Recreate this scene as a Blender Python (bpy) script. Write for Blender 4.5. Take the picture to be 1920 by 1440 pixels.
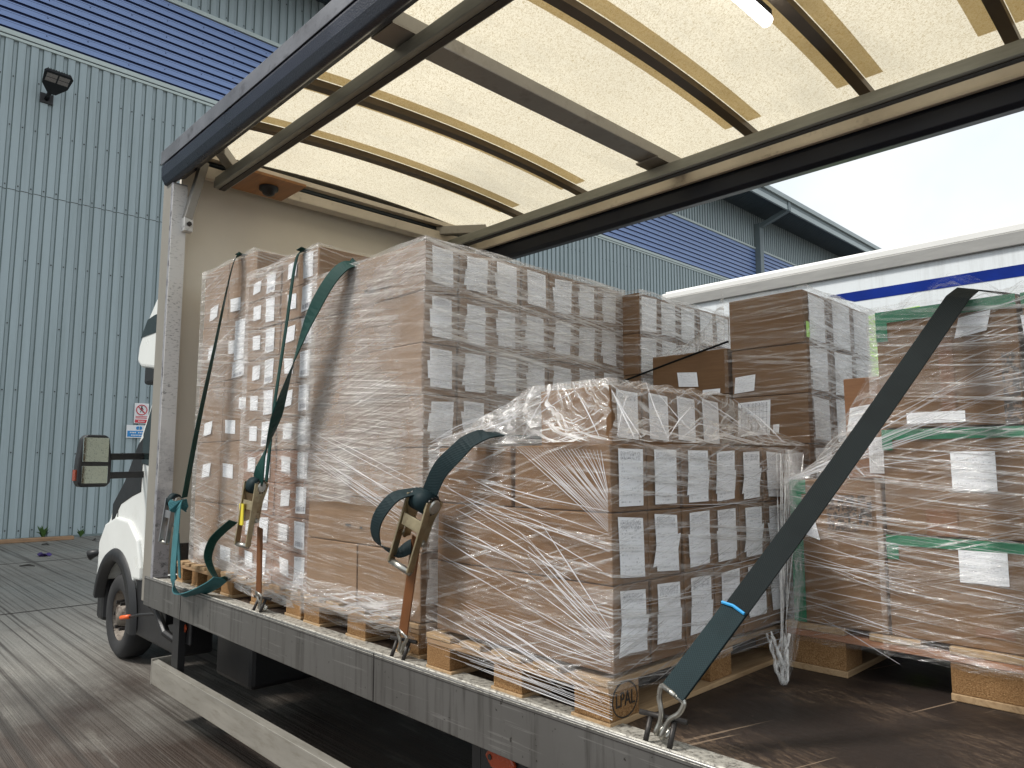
import bpy, bmesh, math, random
from mathutils import Vector, Matrix, noise as mn
rnd = random.Random(7)
for o in list(bpy.data.objects): bpy.data.objects.remove(o)
S = 0.75            # metres per layout unit; layout is centred under the camera, eye height 2.15 units
EYE = 2.15
R = math.radians
SC = bpy.context.scene
COL = SC.collection

# ------------------------------------------------------------------ camera, sky, sun, exposure
cam_d = bpy.data.cameras.new('camera'); cam = bpy.data.objects.new('camera', cam_d); COL.objects.link(cam)
cam.location = (0, 0, EYE*S); cam.rotation_euler = (R(90+6.34), 0, R(46.03))
cam_d.sensor_width = 36; cam_d.lens = 25.31; cam_d.clip_start = 0.05; cam_d.clip_end = 2000
SC.camera = cam
SUN_EL, SUN_AZ = 50, 218       # azimuth measured from +Y clockwise
w = bpy.data.worlds.new("World"); SC.world = w; w.use_nodes = True
nt = w.node_tree; nt.nodes.clear()
out = nt.nodes.new('ShaderNodeOutputWorld'); bg = nt.nodes.new('ShaderNodeBackground')
sky = nt.nodes.new('ShaderNodeTexSky'); sky.sky_type = 'NISHITA'; sky.sun_disc = False
sky.sun_elevation = R(SUN_EL); sky.sun_rotation = R(SUN_AZ); sky.dust_density = 4; sky.air_density = 1.0
tc = nt.nodes.new('ShaderNodeTexCoord'); nz = nt.nodes.new('ShaderNodeTexNoise')
nz.inputs['Scale'].default_value = 2.4; nz.inputs['Detail'].default_value = 5; nz.inputs['Roughness'].default_value = .55
cr = nt.nodes.new('ShaderNodeValToRGB'); cr.color_ramp.elements[0].position = .35; cr.color_ramp.elements[1].position = .62
cr.color_ramp.elements[0].color = (7.7, 8.8, 9.5, 1); cr.color_ramp.elements[1].color = (9.9, 10.15, 10.3, 1)
mx = nt.nodes.new('ShaderNodeMixRGB'); mx.inputs[0].default_value = .88
nt.links.new(tc.outputs['Generated'], nz.inputs['Vector']); nt.links.new(nz.outputs['Fac'], cr.inputs[0])
nt.links.new(sky.outputs[0], mx.inputs[1]); nt.links.new(cr.outputs[0], mx.inputs[2])
nt.links.new(mx.outputs[0], bg.inputs[0]); bg.inputs[1].default_value = .05
nt.links.new(bg.outputs[0], out.inputs[0])
sd = bpy.data.lights.new('sun', 'SUN'); sd.energy = 1.5; sd.angle = R(10); sd.color = (1, .96, .9)
sun = bpy.data.objects.new('sun', sd); COL.objects.link(sun)
az = R(SUN_AZ); el = R(SUN_EL)
sdir = Vector((math.sin(az)*math.cos(el), math.cos(az)*math.cos(el), math.sin(el)))
sun.rotation_euler = sdir.to_track_quat('Z', 'Y').to_euler(); sun.location = sdir*40
SC.view_settings.view_transform = 'Standard'; SC.view_settings.look = 'None'
SC.view_settings.exposure = 1.2; SC.view_settings.gamma = 1
SC.cycles.transparent_max_bounces = 24; SC.cycles.max_bounces = 10

# ------------------------------------------------------------------ node helpers
class NT:
    def __init__(s, name):
        s.m = bpy.data.materials.new(name); s.m.use_nodes = True; s.t = s.m.node_tree; s.t.nodes.clear()
        s.out = s.n('ShaderNodeOutputMaterial')
    def n(s, k, **kw):
        x = s.t.nodes.new(k)
        for a, b in kw.items(): setattr(x, a, b)
        return x
    def l(s, a, b): s.t.links.new(a, b)
    def val(s, sock, v):
        if isinstance(v, bpy.types.NodeSocket): s.l(v, sock)
        elif isinstance(v, (tuple, list)) and len(v) == 3 and sock.type == 'RGBA': sock.default_value = (*v, 1)
        else: sock.default_value = v
    def math(s, op, a, b=0., clamp=False):
        x = s.n('ShaderNodeMath', operation=op, use_clamp=clamp); s.val(x.inputs[0], a); s.val(x.inputs[1], b); return x.outputs[0]
    def coord(s, kind='Object', scale=(1, 1, 1), rot=(0, 0, 0), rand=False):
        c = s.n('ShaderNodeTexCoord'); m = s.n('ShaderNodeMapping')
        m.inputs['Scale'].default_value = scale; m.inputs['Rotation'].default_value = rot
        v = c.outputs[kind]
        if rand:
            oi = s.n('ShaderNodeObjectInfo'); va = s.n('ShaderNodeVectorMath', operation='ADD')
            mu = s.math('MULTIPLY', oi.outputs['Random'], 57.)
            s.l(v, va.inputs[0]); s.l(mu, va.inputs[1]); v = va.outputs[0]
        if any(rot):
            m.inputs['Rotation'].default_value = (0, 0, 0); m2 = s.n('ShaderNodeMapping'); m2.inputs['Rotation'].default_value = rot; s.l(v, m2.inputs[0]); v = m2.outputs[0]
        s.l(v, m.inputs[0]); return m.outputs[0]
    def noise(s, vec, scale, detail=4, rough=.55, dist=0):
        x = s.n('ShaderNodeTexNoise'); s.l(vec, x.inputs['Vector'])
        x.inputs['Scale'].default_value = scale; x.inputs['Detail'].default_value = detail
        x.inputs['Roughness'].default_value = rough; x.inputs['Distortion'].default_value = dist
        return x.outputs['Fac']
    def ramp(s, fac, stops):
        x = s.n('ShaderNodeValToRGB'); e = x.color_ramp.elements
        while len(e) < len(stops): e.new(.5)
        for i, (p, c) in enumerate(stops):
            e[i].position = p; e[i].color = (c, c, c, 1) if not isinstance(c, tuple) else (*c, 1)
        s.l(fac, x.inputs[0]); return x.outputs[0]
    def mix(s, f, a, b, typ='MIX'):
        x = s.n('ShaderNodeMixRGB', blend_type=typ); s.val(x.inputs[0], f); s.val(x.inputs[1], a); s.val(x.inputs[2], b); return x.outputs[0]
    def bump(s, h, st=.3, dist=.01):
        x = s.n('ShaderNodeBump'); s.l(h, x.inputs['Height']); x.inputs['Strength'].default_value = st; x.inputs['Distance'].default_value = dist; return x.outputs[0]
    def bsdf(s, col, rough=.5, metal=0., nrm=None, spec=.5, **kw):
        x = s.n('ShaderNodeBsdfPrincipled'); s.val(x.inputs['Base Color'], col); s.val(x.inputs['Roughness'], rough)
        s.val(x.inputs['Metallic'], metal); x.inputs['Specular IOR Level'].default_value = spec
        if nrm is not None: s.l(nrm, x.inputs['Normal'])
        for k, v in kw.items(): s.val(x.inputs[k], v)
        return x.outputs[0]
    def fin(s, sh): s.l(sh, s.out.inputs[0]); return s.m

M = {}
def simple(name, col, rough=.5, metal=0., var=.12, scale=6, bump=.0, bscale=60, stretch=(1, 1, 1), rand=False, spec=.5, dirt=None, dcol=(.1, .09, .08), drange=(.5, .75)):
    s = NT(name); v = s.coord('Object', stretch, rand=rand)
    n1 = s.noise(v, scale, 6, .6)
    lo = tuple(max(0, c*(1-var)) for c in col); hi = tuple(min(1, c*(1+var)) for c in col)
    c = s.ramp(n1, [(.3, lo), (.7, hi)])
    if dirt:
        d = s.ramp(s.noise(v, dirt, 8, .7), [(drange[0], 0.), (drange[1], 1.)])
        c = s.mix(d, c, dcol)
    nr = s.bump(s.noise(v, bscale, 3), bump, .004) if bump else None
    rr = s.math('ADD', s.math('MULTIPLY', n1, .2), rough-.1)
    M[name] = s.fin(s.bsdf(c, rr, metal, nr, spec)); return M[name]

# cladding etc
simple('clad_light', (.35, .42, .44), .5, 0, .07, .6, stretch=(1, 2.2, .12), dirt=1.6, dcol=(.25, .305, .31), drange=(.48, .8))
simple('clad_shaded', (.17, .215, .215), .5, 0, .08, 2)  # darker copy of clad_light; shade of the rib sides painted in
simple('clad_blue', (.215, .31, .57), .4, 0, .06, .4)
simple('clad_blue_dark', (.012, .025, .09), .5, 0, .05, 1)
simple('flashing', (.5, .57, .55), .45, 0, .06, 1)
simple('soffit', (.05, .07, .085), .5, 0, .1, 1)
simple('bldg_steel', (.17, .21, .22), .45, 0, .08, 1)
simple('gutter', (.42, .48, .48), .4, 0, .08, 1)
simple('black_plastic', (.011, .011, .012), .45, 0, .2, 8, .15, 80)
simple('rubber', (.022, .022, .024), .75, 0, .3, 10, .2, 50)
simple('tyre', (.02, .02, .021), .8, 0, .3, 9, .25, 30)
simple('cab_paint', (.78, .79, .76), .25, 0, .03, 2, dirt=4, dcol=(.55, .54, .47), drange=(.55, .95))
simple('navy_pvc', (.009, .013, .026), .3, 0, .25, 4, .5, 120, dirt=60, dcol=(.05, .06, .08), drange=(.58, .72))
simple('trim_grey', (.15, .155, .17), .4, .3, .2, 4, .2, 60, dirt=9, dcol=(.07, .07, .08), drange=(.55, .7))
simple('navy_dark', (.006, .009, .02), .5, 0, .2, 4)
simple('rail_grey', (.25, .255, .225), .42, .2, .15, 5, .1, 40, (1, 8, 8))
simple('cant_cream', (.60, .54, .45), .5, 0, .12, 3, .1, 40, dirt=5, dcol=(.22, .18, .14), drange=(.58, .8))
simple('bow_steel', (.10, .075, .05), .45, .2, .2, 4)
simple('beam_steel', (.30, .285, .26), .4, .35, .15, 3, dirt=6, dcol=(.16, .14, .12), drange=(.5, .8))
simple('galv', (.33, .34, .35), .42, .75, .2, 7, .15, 50)
simple('hook_steel', (.45, .44, .40), .3, .9, .15, 20, .2, 90)
simple('dark_steel', (.05, .045, .042), .5, .6, .3, 30, .3, 90)
simple('zinc_gold', (.40, .34, .22), .3, .9, .25, 14, .2, 60, dirt=20, dcol=(.22, .14, .10), drange=(.55, .75))
simple('yellow_label', (.75, .62, .05), .4, 0, .05, 4)
simple('rust_rim', (.20, .17, .14), .6, .3, .35, 12, .3, 40, dirt=16, dcol=(.06, .04, .03), drange=(.5, .6))
simple('bulkhead_cream', (.80, .74, .63), .45, 0, .05, 1.2, .05, 20, dirt=9, dcol=(.45, .41, .34), drange=(.66, .85))
simple('ply_orange', (.36, .17, .065), .55, 0, .22, 3, .1, 50, (1, 8, 1))
simple('trailer_white', (.74, .78, .80), .35, 0, .04, 2)
simple('trailer_rail', (.30, .295, .28), .5, .2, .12, 3, stretch=(1, 6, 6))
simple('trailer_trim', (.78, .77, .74), .35, 0, .05, 2)
simple('royal_blue', (.001, .022, .22), .5, 0, .25, 2.5, spec=.15)
simple('lime', (.42, .80, .10), .4, 0, .05, 2)
simple('green_tape', (.006, .16, .07), .35, 0, .25, 12, .2, 40)
simple('tape_and_shadow', (.20, .095, .045), .3, 0, .12, 8)
simple('wood_plank', (.30, .18, .10), .7, 0, .25, 3, .3, 30, (8, 1, 8))
simple('weed', (.05, .11, .02), .6, 0, .3, 8)
simple('purple', (.05, .03, .14), .6, 0, .2, 8)
simple('sign_white', (.80, .80, .80), .4, 0, .02, 4)
simple('sign_red', (.62, .03, .05), .4, 0, .03, 4)
simple('sign_blue', (.02, .24, .58), .4, 0, .03, 4)
simple('ink', (.03, .025, .02), .6, 0, .2, 10)
simple('orange_lens', (.30, .045, .012), .25, 0, .1, 10)
simple('orange_tag', (.85, .13, .02), .4, 0, .05, 10)
simple('yellow_mark', (.65, .45, .08), .5, 0, .1, 10)
simple('lamp_lens', (.30, .27, .25), .25, .1, .2, 30)
simple('blue_thread', (.03, .30, .62), .6, 0, .1, 10)
simple('dirty_white', (.66, .65, .62), .55, 0, .1, 3, .25, 40, (1, 1, 1), dirt=10, dcol=(.12, .12, .13), drange=(.52, .66))
simple('post_steel', (.36, .355, .37), .42, .3, .18, 4, .35, 35, (1, 1, .6), dirt=22, dcol=(.05, .05, .055), drange=(.5, .66))
simple('post_beige', (.27, .25, .215), .5, .2, .12, 2, .1, 30, (1, 1, .2))

s = NT('post_face'); v = s.coord('Object'); sx = s.n('ShaderNodeSeparateXYZ'); s.l(v, sx.inputs[0])
g = s.math('ADD', sx.outputs[2], s.math('MULTIPLY', s.noise(v, 5, 6, .7), 1.6)); g = s.ramp(s.math('MULTIPLY', s.math('SUBTRACT', g, 1.7), .6), [(.2, 0.), (.55, 1.)])
mk = s.ramp(s.noise(s.coord('Object', (1, 10, 34)), 3., 4, .7), [(.55, 0.), (.62, .85)]); bl = s.ramp(s.noise(v, 26, 5, .7), [(.54, 0.), (.64, .8)])
c = s.mix(g, (.30, .295, .31), (.68, .67, .65)); c = s.mix(s.math('MULTIPLY', mk, s.ramp(s.noise(v, 2.2, 3), [(.42, 0.), (.6, 1.)])), c, (.07, .07, .075)); c = s.mix(s.math('MULTIPLY', bl, s.math('SUBTRACT', 1., g)), c, (.08, .08, .085))
M['post_face'] = s.fin(s.bsdf(c, .5, .1, s.bump(s.noise(v, 30, 4), .3, .004)))
# weathered aluminium with vertical run marks
def alu(name, base, dark):
    s = NT(name); v = s.coord('Object'); vs = s.coord('Object', (30, 30, 2.0))
    n = s.noise(v, 1.6, 6, .6); st = s.noise(vs, 1., 5, .6)
    c = s.ramp(n, [(.3, tuple(b*.8 for b in base)), (.7, base)])
    c = s.mix(s.ramp(st, [(.5, 0.), (.72, .75)]), c, dark)
    sc = s.ramp(s.noise(s.coord('Object', (3, 90, 90)), 1., 3), [(.62, 0.), (.66, .5)])
    c = s.mix(sc, c, tuple(min(1, b*1.5) for b in base))
    c = s.mix(s.ramp(s.noise(v, 45, 3), [(.68, 0.), (.72, .8)]), c, (.04, .035, .03))
    M[name] = s.fin(s.bsdf(c, s.math('ADD', s.math('MULTIPLY', n, .3), .22), .75, s.bump(st, .1, .004)))
alu('alu_rail', (.21, .205, .195), (.075, .07, .064))
simple('alu_guard', (.33, .31, .27), .32, .35, .12, 3, .05, 30, (1, 6, 6), dirt=7, dcol=(.22, .20, .16), drange=(.5, .75))
# worn pale lip
s = NT('alu_lip'); v = s.coord('Object'); n = s.noise(v, 60, 6, .7)
c = s.ramp(n, [(.35, (.10, .09, .08)), (.5, (.42, .40, .35)), (.75, (.60, .58, .52))])
M['alu_lip'] = s.fin(s.bsdf(c, .55, .3, s.bump(n, .5, .006)))

# brushed concrete
s = NT('concrete'); v = s.coord('Object'); br = s.coord('Object', (.10, 20, 1))
n0 = s.noise(v, .45, 6, .6); nb = s.noise(br, 1., 4, .68, .1); ng = s.noise(v, 55, 4, .7)
nb2 = s.noise(s.coord('Object', (.9, 7, 1), (0, 0, .02)), 1., 6, .7, .4)
c = s.ramp(n0, [(.3, (.175, .165, .145)), (.7, (.26, .247, .22))])
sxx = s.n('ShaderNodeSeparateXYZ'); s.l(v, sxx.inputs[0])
damp_shade = s.math('ADD', s.math('MULTIPLY', sxx.outputs[0], .16), s.math('MULTIPLY', s.noise(v, .8, 5), 1.6)); damp_shade = s.ramp(s.math('ADD', damp_shade, .62), [(.25, 0.), (.70, 1.)])  # concrete darkens towards +X: damp patch plus painted shade under the truck
c = s.mix(damp_shade, c, s.ramp(n0, [(.3, (.034, .023, .018)), (.7, (.085, .062, .047))]))
c = s.mix(s.ramp(nb, [(.38, .85), (.50, 0.)]), c, (.042, .033, .026))
c = s.mix(s.ramp(nb2, [(.55, 0.), (.75, .5)]), c, (.33, .31, .27))
c = s.mix(s.ramp(ng, [(.35, .45), (.5, 0.)]), c, (.05, .042, .035))
h = s.math('ADD', s.math('MULTIPLY', nb, 1.), s.math('MULTIPLY', ng, .25))
wet = s.ramp(s.noise(v, .5, 3), [(.42, .42), (.6, .72)])
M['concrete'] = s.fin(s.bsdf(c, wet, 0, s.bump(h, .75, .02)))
simple('joint', (.035, .03, .026), .8, 0, .2, 4)

# phenolic ply load floor, scuffed
s = NT('load_floor'); v = s.coord('Object')
n0 = s.noise(v, 1.3, 6, .65, .4); n1 = s.noise(s.coord('Object', (3, 14, 1), (0, 0, .35)), 2.6, 10, .8, .8); n2 = s.noise(v, 40, 4, .7)
c = s.ramp(n0, [(.3, (.010, .006, .0045)), (.7, (.028, .017, .012))])
n3 = s.noise(s.coord('Object', (9, 30, 1), (0, 0, .3)), 3., 8, .8, .6)
pm = s.math('MULTIPLY', s.ramp(n0, [(.45, 0.), (.62, 1.)]), s.math('MULTIPLY', s.ramp(n1, [(.45, 0.), (.56, 1.)]), s.ramp(n3, [(.42, .15), (.56, 1.)])))
c = s.mix(pm, c, (.20, .135, .085))
wv = s.noise(s.coord('Object', (.6, 60, 1), (0, 0, -.5)), 1., 3, .5); wv2 = s.noise(s.coord('Object', (50, .8, 1), (0, 0, .3)), 1., 3, .5)
c = s.mix(s.ramp(wv, [(.70, 0.), (.715, .6)]), c, (.30, .22, .15)); c = s.mix(s.ramp(wv2, [(.71, 0.), (.725, .6)]), c, (.30, .22, .15))
c = s.mix(s.ramp(n2, [(.7, 0.), (.75, .5)]), c, (.3, .24, .18))
M['load_floor'] = s.fin(s.bsdf(c, s.ramp(n1, [(.3, .5), (.7, .7)]), 0, s.bump(n1, .15, .004)))

# GRP translucent roof
def grp(name, tint, dark):
    s = NT(name); v = s.coord('Object')
    f1 = s.noise(s.coord('Object', (1, 3.4, 1), (0, 0, .6)), 62, 3, .75, 1.); f2 = s.noise(s.coord('Object', (3.2, 1, 1), (0, 0, .4)), 70, 3, .75, 1.); g = s.noise(v, 1.2, 5)
    k = s.math('ADD', s.ramp(f1, [(.38, .9), (.47, 0.)]), s.ramp(f2, [(.37, .8), (.46, 0.)]), True)
    c = s.mix(k, s.ramp(g, [(.3, tuple(t*.86 for t in tint)), (.7, tint)]), dark); c = s.mix(s.ramp(s.noise(s.coord('Object', (1, .25, 1)), 2.4, 6, .7), [(.50, 0.), (.72, .4)]), c, tuple(t*.55 for t in tint))
    tr = s.n('ShaderNodeBsdfTranslucent'); s.l(c, tr.inputs[0])
    df = s.n('ShaderNodeBsdfPrincipled'); s.l(c, df.inputs['Base Color']); df.inputs['Roughness'].default_value = .5
    mxs = s.n('ShaderNodeMixShader'); mxs.inputs[0].default_value = .32
    s.l(tr.outputs[0], mxs.inputs[1]); s.l(df.outputs[0], mxs.inputs[2]); M[name] = s.fin(mxs.outputs[0])
grp('grp_roof', (.86, .785, .62), (.46, .36, .20))
grp('grp_strip', (.72, .60, .38), (.50, .36, .16))

# cardboard
def card(name, a, b):
    s = NT(name); v = s.coord('Object', rand=True); oi = s.n('ShaderNodeObjectInfo')
    n = s.noise(v, 3, 6, .6); fl = s.noise(s.coord('Object', (3, 3, 40), rand=True), 3., 4, .6); sp = s.noise(v, 90, 3, .7)
    c = s.ramp(n, [(.3, a), (.7, b)])
    c = s.mix(s.math('MULTIPLY', oi.outputs['Random'], .35), c, tuple(x*.72 for x in a))
    c = s.mix(s.ramp(fl, [(.45, .22), (.6, 0.)]), c, tuple(x*.6 for x in a))
    c = s.mix(s.ramp(sp, [(.62, 0.), (.7, .25)]), c, tuple(x*.4 for x in a))
    M[name] = s.fin(s.bsdf(c, .75, 0, s.bump(fl, .12, .003), .25))
card('card_tan', (.245, .155, .092), (.315, .207, .13))
card('card_brown', (.18, .099, .048), (.235, .134, .068))
card('card_rust', (.27, .13, .065), (.34, .18, .095))

# wood
def wood(name, a, b, st):
    s = NT(name); v = s.coord('Object', st, rand=True); n = s.noise(v, 2.2, 8, .7, .8); f = s.noise(s.coord('Object', rand=True), 2.5, 4)
    c = s.ramp(n, [(.3, a), (.55, b), (.72, tuple(x*.8 for x in a))])
    c = s.mix(s.ramp(f, [(.5, 0.), (.7, .5)]), c, tuple(x*.55 for x in a))
    M[name] = s.fin(s.bsdf(c, .75, 0, s.bump(n, .25, .003), .2))
wood('pallet_wood', (.25, .155, .08), (.42, .29, .165), (14, 1.2, 14))
wood('pallet_wood_x', (.25, .145, .075), (.40, .265, .15), (1.2, 14, 14))
wood('pallet_red', (.27, .105, .045), (.38, .17, .08), (1.2, 14, 14))
s = NT('chipblock'); v = s.coord('Object', rand=True); n = s.noise(v, 220, 5, .75); n2 = s.noise(v, 4, 3)
c = s.ramp(n, [(.32, (.10, .045, .015)), (.5, (.33, .18, .075)), (.7, (.52, .34, .17))])
M['chipblock'] = s.fin(s.bsdf(s.mix(s.ramp(n2, [(.45, .0), (.7, .5)]), c, (.16, .08, .03)), .8, 0, s.bump(n, .8, .008), .2))

# printed paper labels (UV 0..1 per label; print is illegible in the photo)
def paper(name, header=.78, bars=False, dense=.5, grid=False):
    s = NT(name); tcn = s.n('ShaderNodeTexCoord'); sx = s.n('ShaderNodeSeparateXYZ'); s.l(tcn.outputs['UV'], sx.inputs[0])
    u, v = sx.outputs[0], sx.outputs[1]
    oi = s.n('ShaderNodeObjectInfo'); rnum = s.math('MULTIPLY', oi.outputs['Random'], 91.)
    cmb = s.n('ShaderNodeCombineXYZ'); s.l(s.math('MULTIPLY', u, 26.), cmb.inputs[0])
    rows = s.math('MULTIPLY', v, 17.); s.l(s.math('FLOOR', rows), cmb.inputs[1]); s.l(rnum, cmb.inputs[2])
    t = s.noise(cmb.outputs[0], 1.2, 3, .8); tm = s.ramp(t, [(.50, 0.), (.56, 1.)])
    rowm = s.ramp(s.math('FRACT', rows), [(.45, 1.), (.55, 0.)])
    cmb2 = s.n('ShaderNodeCombineXYZ'); s.l(s.math('FLOOR', rows), cmb2.inputs[1]); s.l(rnum, cmb2.inputs[2]); s.l(s.math('MULTIPLY', u, 1.4), cmb2.inputs[0])
    rr = s.ramp(s.noise(cmb2.outputs[0], 1.7, 1), [(.5-.12*dense, 0.), (.56, 1.)])
    inx = s.math('MULTIPLY', s.math('GREATER_THAN', u, .09), s.math('LESS_THAN', u, .91))
    iny = s.math('MULTIPLY', s.math('GREATER_THAN', v, .05), s.math('LESS_THAN', v, .95))
    k = s.math('MULTIPLY', s.math('MULTIPLY', tm, rowm), s.math('MULTIPLY', rr, s.math('MULTIPLY', inx, iny)))
    k = s.math('MULTIPLY', k, .5)
    hd = s.math('MULTIPLY', s.math('GREATER_THAN', v, header), s.math('MULTIPLY', inx, iny))
    cmb3 = s.n('ShaderNodeCombineXYZ'); s.l(s.math('MULTIPLY', u, 60.), cmb3.inputs[0]); s.l(s.math('MULTIPLY', v, 45.), cmb3.inputs[1]); s.l(rnum, cmb3.inputs[2])
    k = s.math('ADD', k, s.math('MULTIPLY', hd, s.ramp(s.noise(cmb3.outputs[0], 1., 2), [(.45, 0.), (.6, .6)])), True)
    if bars:
        cb = s.n('ShaderNodeCombineXYZ'); s.l(s.math('MULTIPLY', u, 34.), cb.inputs[0]); s.l(rnum, cb.inputs[2])
        b = s.ramp(s.noise(cb.outputs[0], 1.3, 2), [(.46, 0.), (.5, .85)])
        reg = s.math('MULTIPLY', s.math('MULTIPLY', s.math('GREATER_THAN', v, .08), s.math('LESS_THAN', v, .26)), inx)
        k = s.math('ADD', k, s.math('MULTIPLY', reg, b), True)
    if grid:
        g1 = s.math('LESS_THAN', s.math('FRACT', s.math('MULTIPLY', u, 9.)), .12); g2 = s.math('LESS_THAN', s.math('FRACT', s.math('MULTIPLY', v, 6.)), .07)
        k = s.math('ADD', k, s.math('MULTIPLY', s.math('MAXIMUM', g1, g2), s.math('MULTIPLY', inx, s.math('MULTIPLY', iny, .55))), True)
    wr = s.noise(tcn.outputs['UV'], 5, 3)
    c = s.mix(k, (.86, .87, .89), (.08, .08, .11))
    M[name] = s.fin(s.bsdf(c, .55, 0, s.bump(wr, .15, .01)))
paper('label_plain', .99, dense=.1); paper('label_header', .80, dense=.3); paper('label_bars', .86, True, .8); paper('label_grid', .85, False, 1., True); paper('label_text', .93, dense=.9)
s = NT('printed_block'); v = s.coord('Object', rand=True); k = s.ramp(s.noise(v, 70, 3, .7), [(.45, (.19, .12, .075)), (.55, (.045, .035, .03))])
M['printed_block'] = s.fin(s.bsdf(k, .7))

# webbing: cross ribs via UV (v runs along the strap in metres*100)
def web(name, a, b, amp=.6, spec=.3):
    s = NT(name); tcn = s.n('ShaderNodeTexCoord'); sx = s.n('ShaderNodeSeparateXYZ'); s.l(tcn.outputs['UV'], sx.inputs[0])
    ww = s.math('SINE', s.math('MULTIPLY', sx.outputs[1], 900.)); wu = s.math('SINE', s.math('MULTIPLY', sx.outputs[0], 50.))
    k = s.math('MULTIPLY', s.math('ADD', s.math('MULTIPLY', ww, wu), 1.), .5)
    c = s.mix(s.math('MULTIPLY', k, amp), a, b)
    c = s.mix(s.ramp(s.noise(s.coord('Object'), 6, 5), [(.45, 0.), (.75, .5)]), c, tuple(x*.5 for x in a))
    M[name] = s.fin(s.bsdf(c, .6, 0, s.bump(k, .5, .002), spec))
web('web_green', (.004, .032, .027), (.010, .068, .055), .6, .15); web('web_dark', (.006, .014, .017), (.022, .044, .048), .7, .15)
web('web_teal', (.03, .13, .15), (.10, .30, .33)); web('web_orange', (.045, .03, .015), (.42, .13, .025), .7)
web('web_black', (.005, .008, .009), (.014, .021, .022), .6, .12)
# glass & mirror & lamp
s = NT('dark_glass'); M['dark_glass'] = s.fin(s.bsdf((.012, .02, .02), .08, 0, None, .8))
s = NT('mirror_glass'); v = s.coord('Object'); dr = s.ramp(s.noise(v, 90, 2), [(.55, .04), (.62, .25)]); M['mirror_glass'] = s.fin(s.bsdf((.30, .35, .34), dr, 1.))
s = NT('led'); e = s.n('ShaderNodeEmission'); e.inputs[1].default_value = 6; M['led'] = s.fin(e.outputs[0])

# stretch film: clear sheet with long pulled creases that scatter light. UV in metres (u along wrap, v up)
def film(name, base=.10, amt=.6, ang=(.10, -.22), thr=.5, glare=.35, fine=1.):
    s = NT(name)
    def streak(a, su, sv, lo, hi, amp, dist=.6):
        m = s.n('ShaderNodeMapping'); m0_ = s.n('ShaderNodeMapping'); tcn = s.n('ShaderNodeTexCoord'); s.l(tcn.outputs['UV'], m0_.inputs[0])
        m0_.inputs['Rotation'].default_value = (0, 0, a); m.inputs['Scale'].default_value = (su, sv, 1); s.l(m0_.outputs[0], m.inputs[0])
        return s.noise(m.outputs[0], 1., 5, .62, dist)
    a1 = streak(ang[0], 1.3, 55*fine, 0, 0, 0); a2 = streak(ang[1], 1.6, 70*fine, 0, 0, 0, .8); a3 = streak(ang[0]*.3, .8, 14, 0, 0, 0, 1.2)
    big = s.noise(s.coord('UV'), 2.3, 5, .6, .5)
    k1 = s.ramp(a1, [(thr, 0.), (thr+.09, 1.), (thr+.2, .35)]); k2 = s.ramp(a2, [(thr+.03, 0.), (thr+.11, .9), (thr+.22, .3)]); k3 = s.ramp(a3, [(.5, 0.), (.7, .5)])
    k = s.math('MAXIMUM', s.math('MAXIMUM', k1, k2), k3)
    k = s.math('MULTIPLY', k, s.ramp(big, [(.3, .35), (.65, 1.)]))
    fac = s.math('ADD', s.math('MULTIPLY', k, amt), s.math('MULTIPLY', s.ramp(big, [(.35, .4), (.7, 1.6)]), base), True)
    h = s.math('ADD', s.math('ADD', a1, a2), s.math('MULTIPLY', a3, 2.))
    nb = s.bump(h, 1., .012)
    gl = s.n('ShaderNodeBsdfGlossy'); gl.inputs['Roughness'].default_value = .16; gl.inputs[0].default_value = (1, 1, 1, 1); s.l(nb, gl.inputs['Normal'])
    df = s.n('ShaderNodeBsdfDiffuse'); df.inputs[0].default_value = (.92, .91, .89, 1); s.l(nb, df.inputs['Normal'])
    tl = s.n('ShaderNodeBsdfTranslucent'); tl.inputs[0].default_value = (.92, .91, .89, 1)
    m0 = s.n('ShaderNodeMixShader'); m0.inputs[0].default_value = .45; s.l(df.outputs[0], m0.inputs[1]); s.l(tl.outputs[0], m0.inputs[2])
    m1 = s.n('ShaderNodeMixShader'); m1.inputs[0].default_value = glare; s.l(m0.outputs[0], m1.inputs[1]); s.l(gl.outputs[0], m1.inputs[2])
    tp = s.n('ShaderNodeBsdfTransparent'); m2 = s.n('ShaderNodeMixShader'); s.l(fac, m2.inputs[0]); s.l(tp.outputs[0], m2.inputs[1]); s.l(m1.outputs[0], m2.inputs[2])
    M[name] = s.fin(m2.outputs[0])
film('film_light', .27, .42, (.12, -.25), .52, .3); film('film_milk', .38, .32, (.10, -.20), .50, .28); film('film_mid', .06, .70, (.10, -.28), .52, .45); film('film_heavy', .24, .68, (.12, -.16), .48, .45)
film('film_skirt', .12, .75, (.25, -.1), .49, .5); film('film_clear', .03, .5, (.10, -.24), .55, .55); film('film_side', .05, .55, (-.05, .12), .53, .5); film('film_tent', .12, .9, (.6, -.5), .50, .5, .55); film('film_soft', .04, .35, (.06, -.1), .54, .5)
s = NT('film_strand'); gl = s.n('ShaderNodeBsdfPrincipled'); gl.inputs['Base Color'].default_value = (.9, .9, .92, 1); gl.inputs['Roughness'].default_value = .25
tp = s.n('ShaderNodeBsdfTransparent'); m2 = s.n('ShaderNodeMixShader'); m2.inputs[0].default_value = .42; s.l(tp.outputs[0], m2.inputs[1]); s.l(gl.outputs[0], m2.inputs[2]); M['film_strand'] = s.fin(m2.outputs[0])
s = NT('film_cord'); nn_ = s.ramp(s.noise(s.coord('Object', (30, 30, 8)), 2., 4), [(.4, .12), (.62, .8)]); gl = s.n('ShaderNodeBsdfPrincipled'); gl.inputs['Base Color'].default_value = (.75, .74, .72, 1); gl.inputs['Roughness'].default_value = .15
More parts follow.
